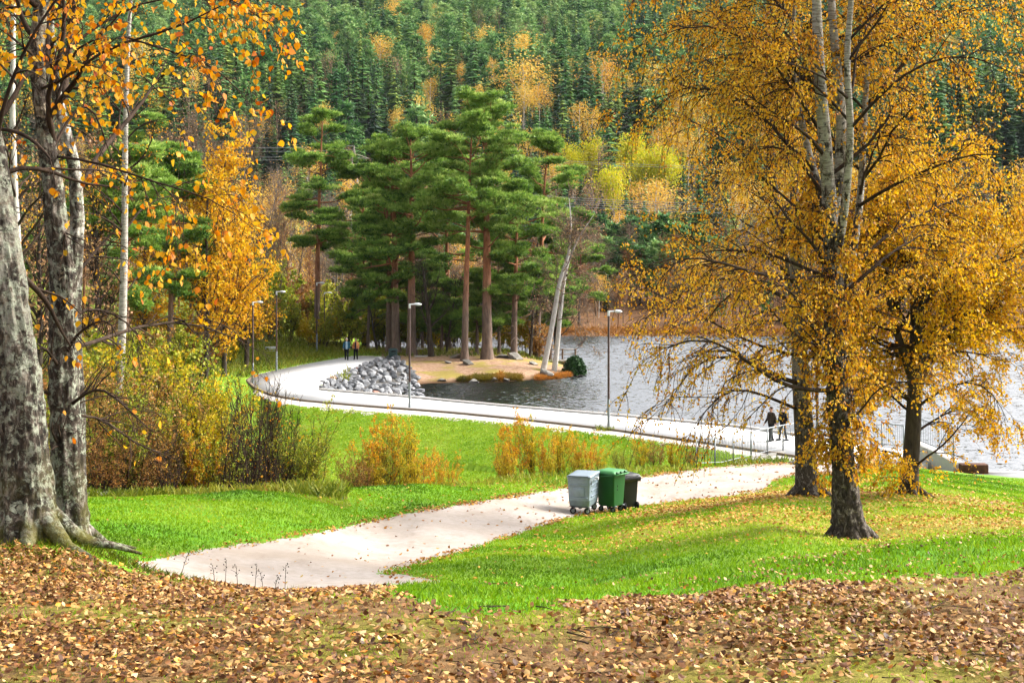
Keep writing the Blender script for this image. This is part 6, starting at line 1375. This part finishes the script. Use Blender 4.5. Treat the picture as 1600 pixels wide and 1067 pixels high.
T = [('russet',545,46,705,.8,'low, leftmost of the middle row'),('orange',575,47,655,.9,'thin stemmed, left part of the middle row'),('olive',596,47,668,.8,'with dark leaves in the middle row'),('orange',612,47.5,632,.9,'tallest of the left clump in the middle row'),('yellow',632,48,655,.8,'in the left clump, right of the tallest stems'),('orange',655,48,690,.9,'glowing, right part of the left clump'),('orange',685,49,700,.8,'glowing, right end of the left clump'),('orange',708,49.5,705,.7,'smallest, at the right end of the left clump'),('russet',565,46,715,.8,'low, below the thin stemmed one'),('yellow',590,46.3,712,.8,'low, in front of the dark leaved one'),('yellow',640,47,712,.8,'low, in front of the glowing ones'),('orange',783,52,668,.8,'golden, left end of the right clump'),('orange',804,52.5,640,.9,'tallest golden, in the right clump'),('yellow',830,53,655,.8,'right of the tallest golden one'),('orange',852,53,665,.8,'mid clump above the zinc container'),('yellow',874,53.5,672,.8,'above the lid of the zinc container'),('orange',898,54,668,.8,'above the green container, left'),('orange',922,54,674,.8,'above the green container, right end of its clump'),('yellow',940,54.5,700,.7,'low, right end of the right clump'),('olive',972,57,690,.8,'left end of the low far clump'),('yellow',1000,57.5,684,.8,'in the low far clump, left of centre'),('russet',1025,58,682,.9,'in the low far clump, centre'),('yellow',1052,58.3,688,.8,'in the low far clump, right of centre'),('russet',1076,58.3,694,.7,'right end of the low far clump, by the railing'),('yellow',795,51.5,712,.8,'low, in front of the tallest golden one'),('yellow',860,52.3,712,.8,'low, left of the zinc container top'),('yellow',905,53.3,712,.8,'low, behind the green container')]
for k, a in enumerate(T): bush2(a[0], k, a[1], a[2], a[3], a[4], a[5], gM)

# ---- fallen leaves ---------------------------------------------------------------------------
def flat_leaves(rng, pos, size, tilt=.4):
    n = len(pos); nn = nrm(rng.normal(size=(n, 3))*tilt+A([0, 0, 1.])); a = rng.normal(size=(n, 3)); a = nrm(a-(a*nn).sum(-1, keepdims=True)*nn); b = np.cross(nn, a); s = np.broadcast_to(size, (n,))[:, None]
    cu = rng.uniform(-.15, .4, (n, 1))*s; w = s*.36
    v = np.stack([pos-a*s*.5+nn*cu*.5, pos-a*s*.15+b*w+nn*cu*.35, pos+a*s*.2+b*w*.8+nn*cu*.3, pos+a*s*.5+nn*cu, pos+a*s*.2-b*w*.8+nn*cu*.3, pos-a*s*.15-b*w+nn*cu*.35], 1).reshape(-1, 3)
    k = np.arange(n)[:, None]*6; return v, np.concatenate([k+A([[0, 1, 2, 3]]), k+A([[0, 3, 4, 5]])]).reshape(-1, 4)
L_fall = leaf_mat('fallen_brown_leaves', [(66,38,18),(98,58,28),(132,84,40),(162,112,56),(190,142,76),(212,170,104),(230,200,146),(220,124,34),(232,186,70)], .12)
L_fallg = leaf_mat('fallen_golden_leaves', [(120,70,24),(160,100,36),(190,132,40),(212,166,56),(224,196,110)], .15)
def in_fg(x, y, z):
    px = x/y*F+800; py = HOR+(CAMZ-z)*F/y; nz = fbm(x*1.6, y*1.2, 3, 3); nz2 = fbm(x*5, y*4, 9, 2)
    return (y < 10.6) & in_poly(px, py+nz*9+nz2*5, FG)
n = 230000; d = np.sqrt(rng.uniform(4.6**2, 10.6**2, n)); px = rng.uniform(-1000, 2740, n); x = WX(px, d); z = zt(x, d)
k = in_fg(x, d, z); dens = .58+.6*fbm(x*1.3, d*1.3, 8, 3); k &= rng.random(n) < np.clip(dens, .1, 1); x, d, z = x[k], d[k], z[k]
n2 = 8200; d2 = rng.uniform(7, 13.5, n2); p2 = rng.uniform(560, 2700, n2); x2 = WX(p2, d2); z2 = zt(x2, d2); k2 = ~in_fg(x2, d2, z2) & (rng.random(n2) < np.clip(.35+.8*fbm(x2*.8, d2*.8, 12, 3), .05, 1)); x = np.concatenate([x, x2[k2]]); d = np.concatenate([d, d2[k2]]); z = np.concatenate([z, z2[k2]+.03])
pos = np.stack([x, d, z+.012+.02*rng.random(len(x))], 1); sz = rng.uniform(.016, .039, len(x))*np.where(in_fg(x, d, z), 1, .75)
v, f = flat_leaves(rng, pos, sz, .45); a = np.clip(rng.beta(1.7, 2.5, len(x))*.86, 0, 1); hot = rng.random(len(x)); a = np.where(hot < .035, rng.uniform(.86, 1, len(x)), a)
mb = MB(); mb.add(v, f, np.concatenate([a, a])); tag(mb.build('fallen_leaves', L_fall), 'brown fallen leaves strewn over the near ground', 'leaves', kind='stuff')
# golden leaves on the lawn and along the path
n = 500000; d = 12+(62-12)*rng.random(n)**.9; px = rng.uniform(-100, 2200, n); x = WX(px, d); z = zt(x, d); lf_ = litter_field(x, d)
py = HOR+(CAMZ-z)*F/d; onp = in_poly(px, py, PATH); near = np.zeros(n, bool)
for dy in (-5, 5): near |= in_poly(px, py+dy*np.clip(30/d, .6, 2), PATH) != onp
streak = np.clip(fbm(x*.35, d*.9, 5, 3)*1.2+.5, 0, 1)
p_ = np.where(onp, .006+.012*(streak > .8), lf_**1.5*.30*np.clip(streak+.2, 0, 1)+.004) + near*.42*np.clip(streak+.15, .1, 1)
p_ *= np.clip(d/30, .35, 1.4)*.8
k = rng.random(n) < p_; x, d, z, on = x[k], d[k], z[k], (onp | near)[k]
pos = np.stack([x, d, z+.02+.03*rng.random(len(x))*(~on)], 1); v, f = flat_leaves(rng, pos, rng.uniform(.045, .085, len(x))*np.clip(d/28, .8, 1.4), .35); a = np.where(on, rng.beta(1.6, 3, len(x)), rng.beta(2.4, 2, len(x)))
mb = MB(); mb.add(v, f, np.concatenate([a, a])); tag(mb.build('fallen_leaves', L_fallg), 'golden leaves fallen on the lawn and along the path edges', 'leaves', kind='stuff')
print('leaves', len(x))

# ---- grass --------------------------------------------------------------------------------------
def blades(rng, pos, h, w, lean=.35):
    n = len(pos); d = nrm(rng.normal(size=(n, 3))*A([1, 1, .15])*lean+A([0, 0, 1.])); s = nrm(np.cross(d, rng.normal(size=(n, 3)))); h = np.broadcast_to(h, (n,))[:, None]; w = np.broadcast_to(w, (n,))[:, None]; c = nrm(rng.normal(size=(n, 3))*A([1, 1, 0]))*h*.25
    v = np.stack([pos-s*w*.5, pos+s*w*.5, pos+d*h*.6+s*w*.36, pos+d*h+c, pos+d*h*.6-s*w*.36], 1).reshape(-1, 3); k = np.arange(n)[:, None]*5
    return v, k+A([[0, 1, 2, 3, 4]])
L_grass = leaf_mat('grass_blades', [(60,96,2),(90,132,4),(120,164,8),(148,186,18),(176,198,40),(190,182,90)], .42)
mb = MB()
n = 340000; d = np.sqrt(rng.uniform(5.2**2, 14.5**2, n)); px = rng.uniform(-800, 2700, n); x = WX(px, d); z = zt(x, d); fg = in_fg(x, d, z); py = HOR+(CAMZ-z)*F/d; onp = in_poly(px, py, PATH) & (d > 12)
dens = np.where(fg, np.clip(fbm(x*1.2, d*1.2, 21, 3)*1.5+.05, .2, .9), np.where((px < 620) & (d < 11), .35, .95)); k = (rng.random(n) < dens) & ~onp; x, d, z, fg = x[k], d[k], z[k], fg[k]
v, f = blades(rng, np.stack([x, d, z-.01], 1), rng.uniform(.025, .07, len(x))*np.where(fg, .65, 1.0), rng.uniform(.004, .007, len(x)), .5); tone = np.clip(.42+.16*fbm(x*1.5, d*1.5, 4, 3)+rng.normal(size=len(x))*.14+fg*.26, 0, 1); mb.add(v, f, tone)
n = 430000; d = 13+(56-13)*rng.random(n)**.8; px = rng.uniform(-60, 2300, n); x = WX(px, d); z = zt(x, d); py = HOR+(CAMZ-z)*F/d
k = ~in_poly(px, py+fbm(x*3, d*3, 2, 2)*2, PATH) & ~((px < 520) & (d > 37)) & (rng.random(n) < np.clip(1.25-litter_field(x, d)*.85, .25, 1)); x, d, z = x[k], d[k], z[k]
v, f = blades(rng, np.stack([x, d, z-.01], 1), rng.uniform(.035, .075, len(x)), rng.uniform(.6, 1.2, len(x))*.0011*np.minimum(d, 40)*.8, .5); tone = np.clip(.42+.3*fbm(x*.45, d*.45, 4, 4)+rng.normal(size=len(x))*.1, 0, 1)+litter_field(x, d)*.3; mb.add(v, f, np.clip(tone, 0, 1))
n = 120000; d = rng.uniform(58, 82, n); px = rng.uniform(420, 1140, n); x = WX(px, d); z = zt(x, d); yw_ = HOR+(CAMZ-WZ)*F/d
k = ~in_poly(px, yw_, PROM) & ~in_poly(px, yw_+1, SHOULDER); x, d, z = x[k], d[k], z[k]
v, f = blades(rng, np.stack([x, d, z-.01], 1), rng.uniform(.05, .10, len(x)), .05, .6); mb.add(v, f, np.clip(.66+.22*fbm(x*.5, d*.9, 14, 4)+rng.normal(size=len(x))*.1, 0, 1))
tag(mb.build('grass', L_grass), 'short green grass blades of the lawn', 'grass', kind='stuff')
# taller weeds and rough grass: dam foot, lamp feet, left bank, below the shrubs
L_rg = leaf_mat('rough_grass_blades', [(70,92,12),(112,130,24),(150,156,40),(176,168,60),(170,120,50)], .35); mb = MB(); P_ = []
def patch(px0, px1, d0, d1, n, h):
    px = rng.uniform(px0, px1, n); d = rng.uniform(d0, d1, n); x = WX(px, d); z = zt(x, d); py = HOR+(CAMZ-z)*F/d; yw_ = HOR+(CAMZ-WZ)*F/d; k = ~in_poly(px, py, PATH) & ~in_poly(px, yw_, PROM); P_.append((np.stack([x, d, z-.02], 1)[k], np.full(k.sum(), h)))
patch(110, 540, 35, 46, 9000, .3); patch(520, 1090, 45, 60, 7000, .25); patch(290, 545, 100, 135, 9000, .5); patch(20, 330, 60, 100, 6000, .6); patch(930, 972, 71.2, 72.6, 260, .28); patch(1128, 1240, 57.5, 61, 700, .3); patch(560, 900, 119, 132, 5000, .4)
pp = np.concatenate([q[0] for q in P_]); hh = np.concatenate([q[1] for q in P_])*rng.uniform(.5, 1.3, len(pp)); v, f = blades(rng, pp, hh, hh*.1+.01, .6); mb.add(v, f, np.clip(.4+.25*fbm(pp[:, 0]*.3, pp[:, 1]*.3, 9, 3)+rng.normal(size=len(pp))*.15, 0, 1)); tag(mb.build('rough_grass', L_rg), 'rough yellow green grass among the bushes and on the banks', 'grass', kind='stuff')
# moss and grass on the root mound
mb = MB(); n = 9000; x = WX(85, 9.2)+rng.normal(size=n)*.75; y = 9.1+rng.normal(size=n)*.55; k = fbm(x*2.2, y*2.2, 6, 3) > -.05; x, y = x[k], y[k]; v, f = blades(rng, np.stack([x, y, zt(x, y)-.005], 1), rng.uniform(.02, .08, len(x)), .006, .8); mb.add(v, f, np.clip(.45+.2*fbm(x*3, y*3, 2, 2)+rng.normal(size=len(x))*.15, 0, 1)); tag(mb.build('moss', leaf_mat('moss_tufts', [(60,70,12),(96,104,16),(140,140,24),(170,160,40)], .3)), 'yellow green moss and thin grass on the mound at the old birch', 'moss', kind='stuff')
# dry seed stalks standing before the path
for k, px in enumerate((281,336,352,372,398,412,428,445)):
    d = 9.1+.1*(k % 3); b = ground(px, d); mb = MB(); hh = rng.uniform(.10, .2); l = rng.normal()*.03
    tube(mb, [(0, 0, 0), (l*.5, 0, hh*.6), (l, 0, hh)], [.0022, .0018, .0014], 5)
    for q in range(5): z = hh*(.55+.1*q); tube(mb, [(l*z/hh, 0, z), (l*z/hh+rng.normal()*.015, rng.normal()*.01, z+.014)], [.0014, .001], 4); ellip(mb, (l*z/hh+rng.normal()*.014, 0, z+.015), (.004, .004, .005), 0, 6, 4)
    o = mb.build('weed_stalk', K_dark); o.location = tuple(b); tag(o, f'dry dark weed stalk at the near path edge, {["first","second","third","fourth","fifth","sixth","seventh","last"][k]} counted from the old birch', 'weed', 'dry weed stalks')

# twigs shed on the near ground
mb = MB(); n = 110; px = rng.uniform(-100, 1700, n); d = np.sqrt(rng.uniform(5.2**2, 6.9**2, n)); x = WX(px, d); b = np.stack([x, d, zt(x, d)+.03], 1); a = rng.uniform(0, 2*PI, n); L = rng.uniform(.05, .18, n)
P = grow(rng, b, np.stack([np.cos(a), np.sin(a), 0*a], 1), L, 4, 0, .16); P[:, :, 2] = zt(P[:, :, 0], P[:, :, 1])+.028; v, f = tubes(P, taper(rng.uniform(.002, .005, n), 4, .4), 5); mb.add(v, f); tag(mb.build('fallen_twigs', K_twig), 'thin dark twigs lying among the fallen leaves', 'twigs', kind='stuff')
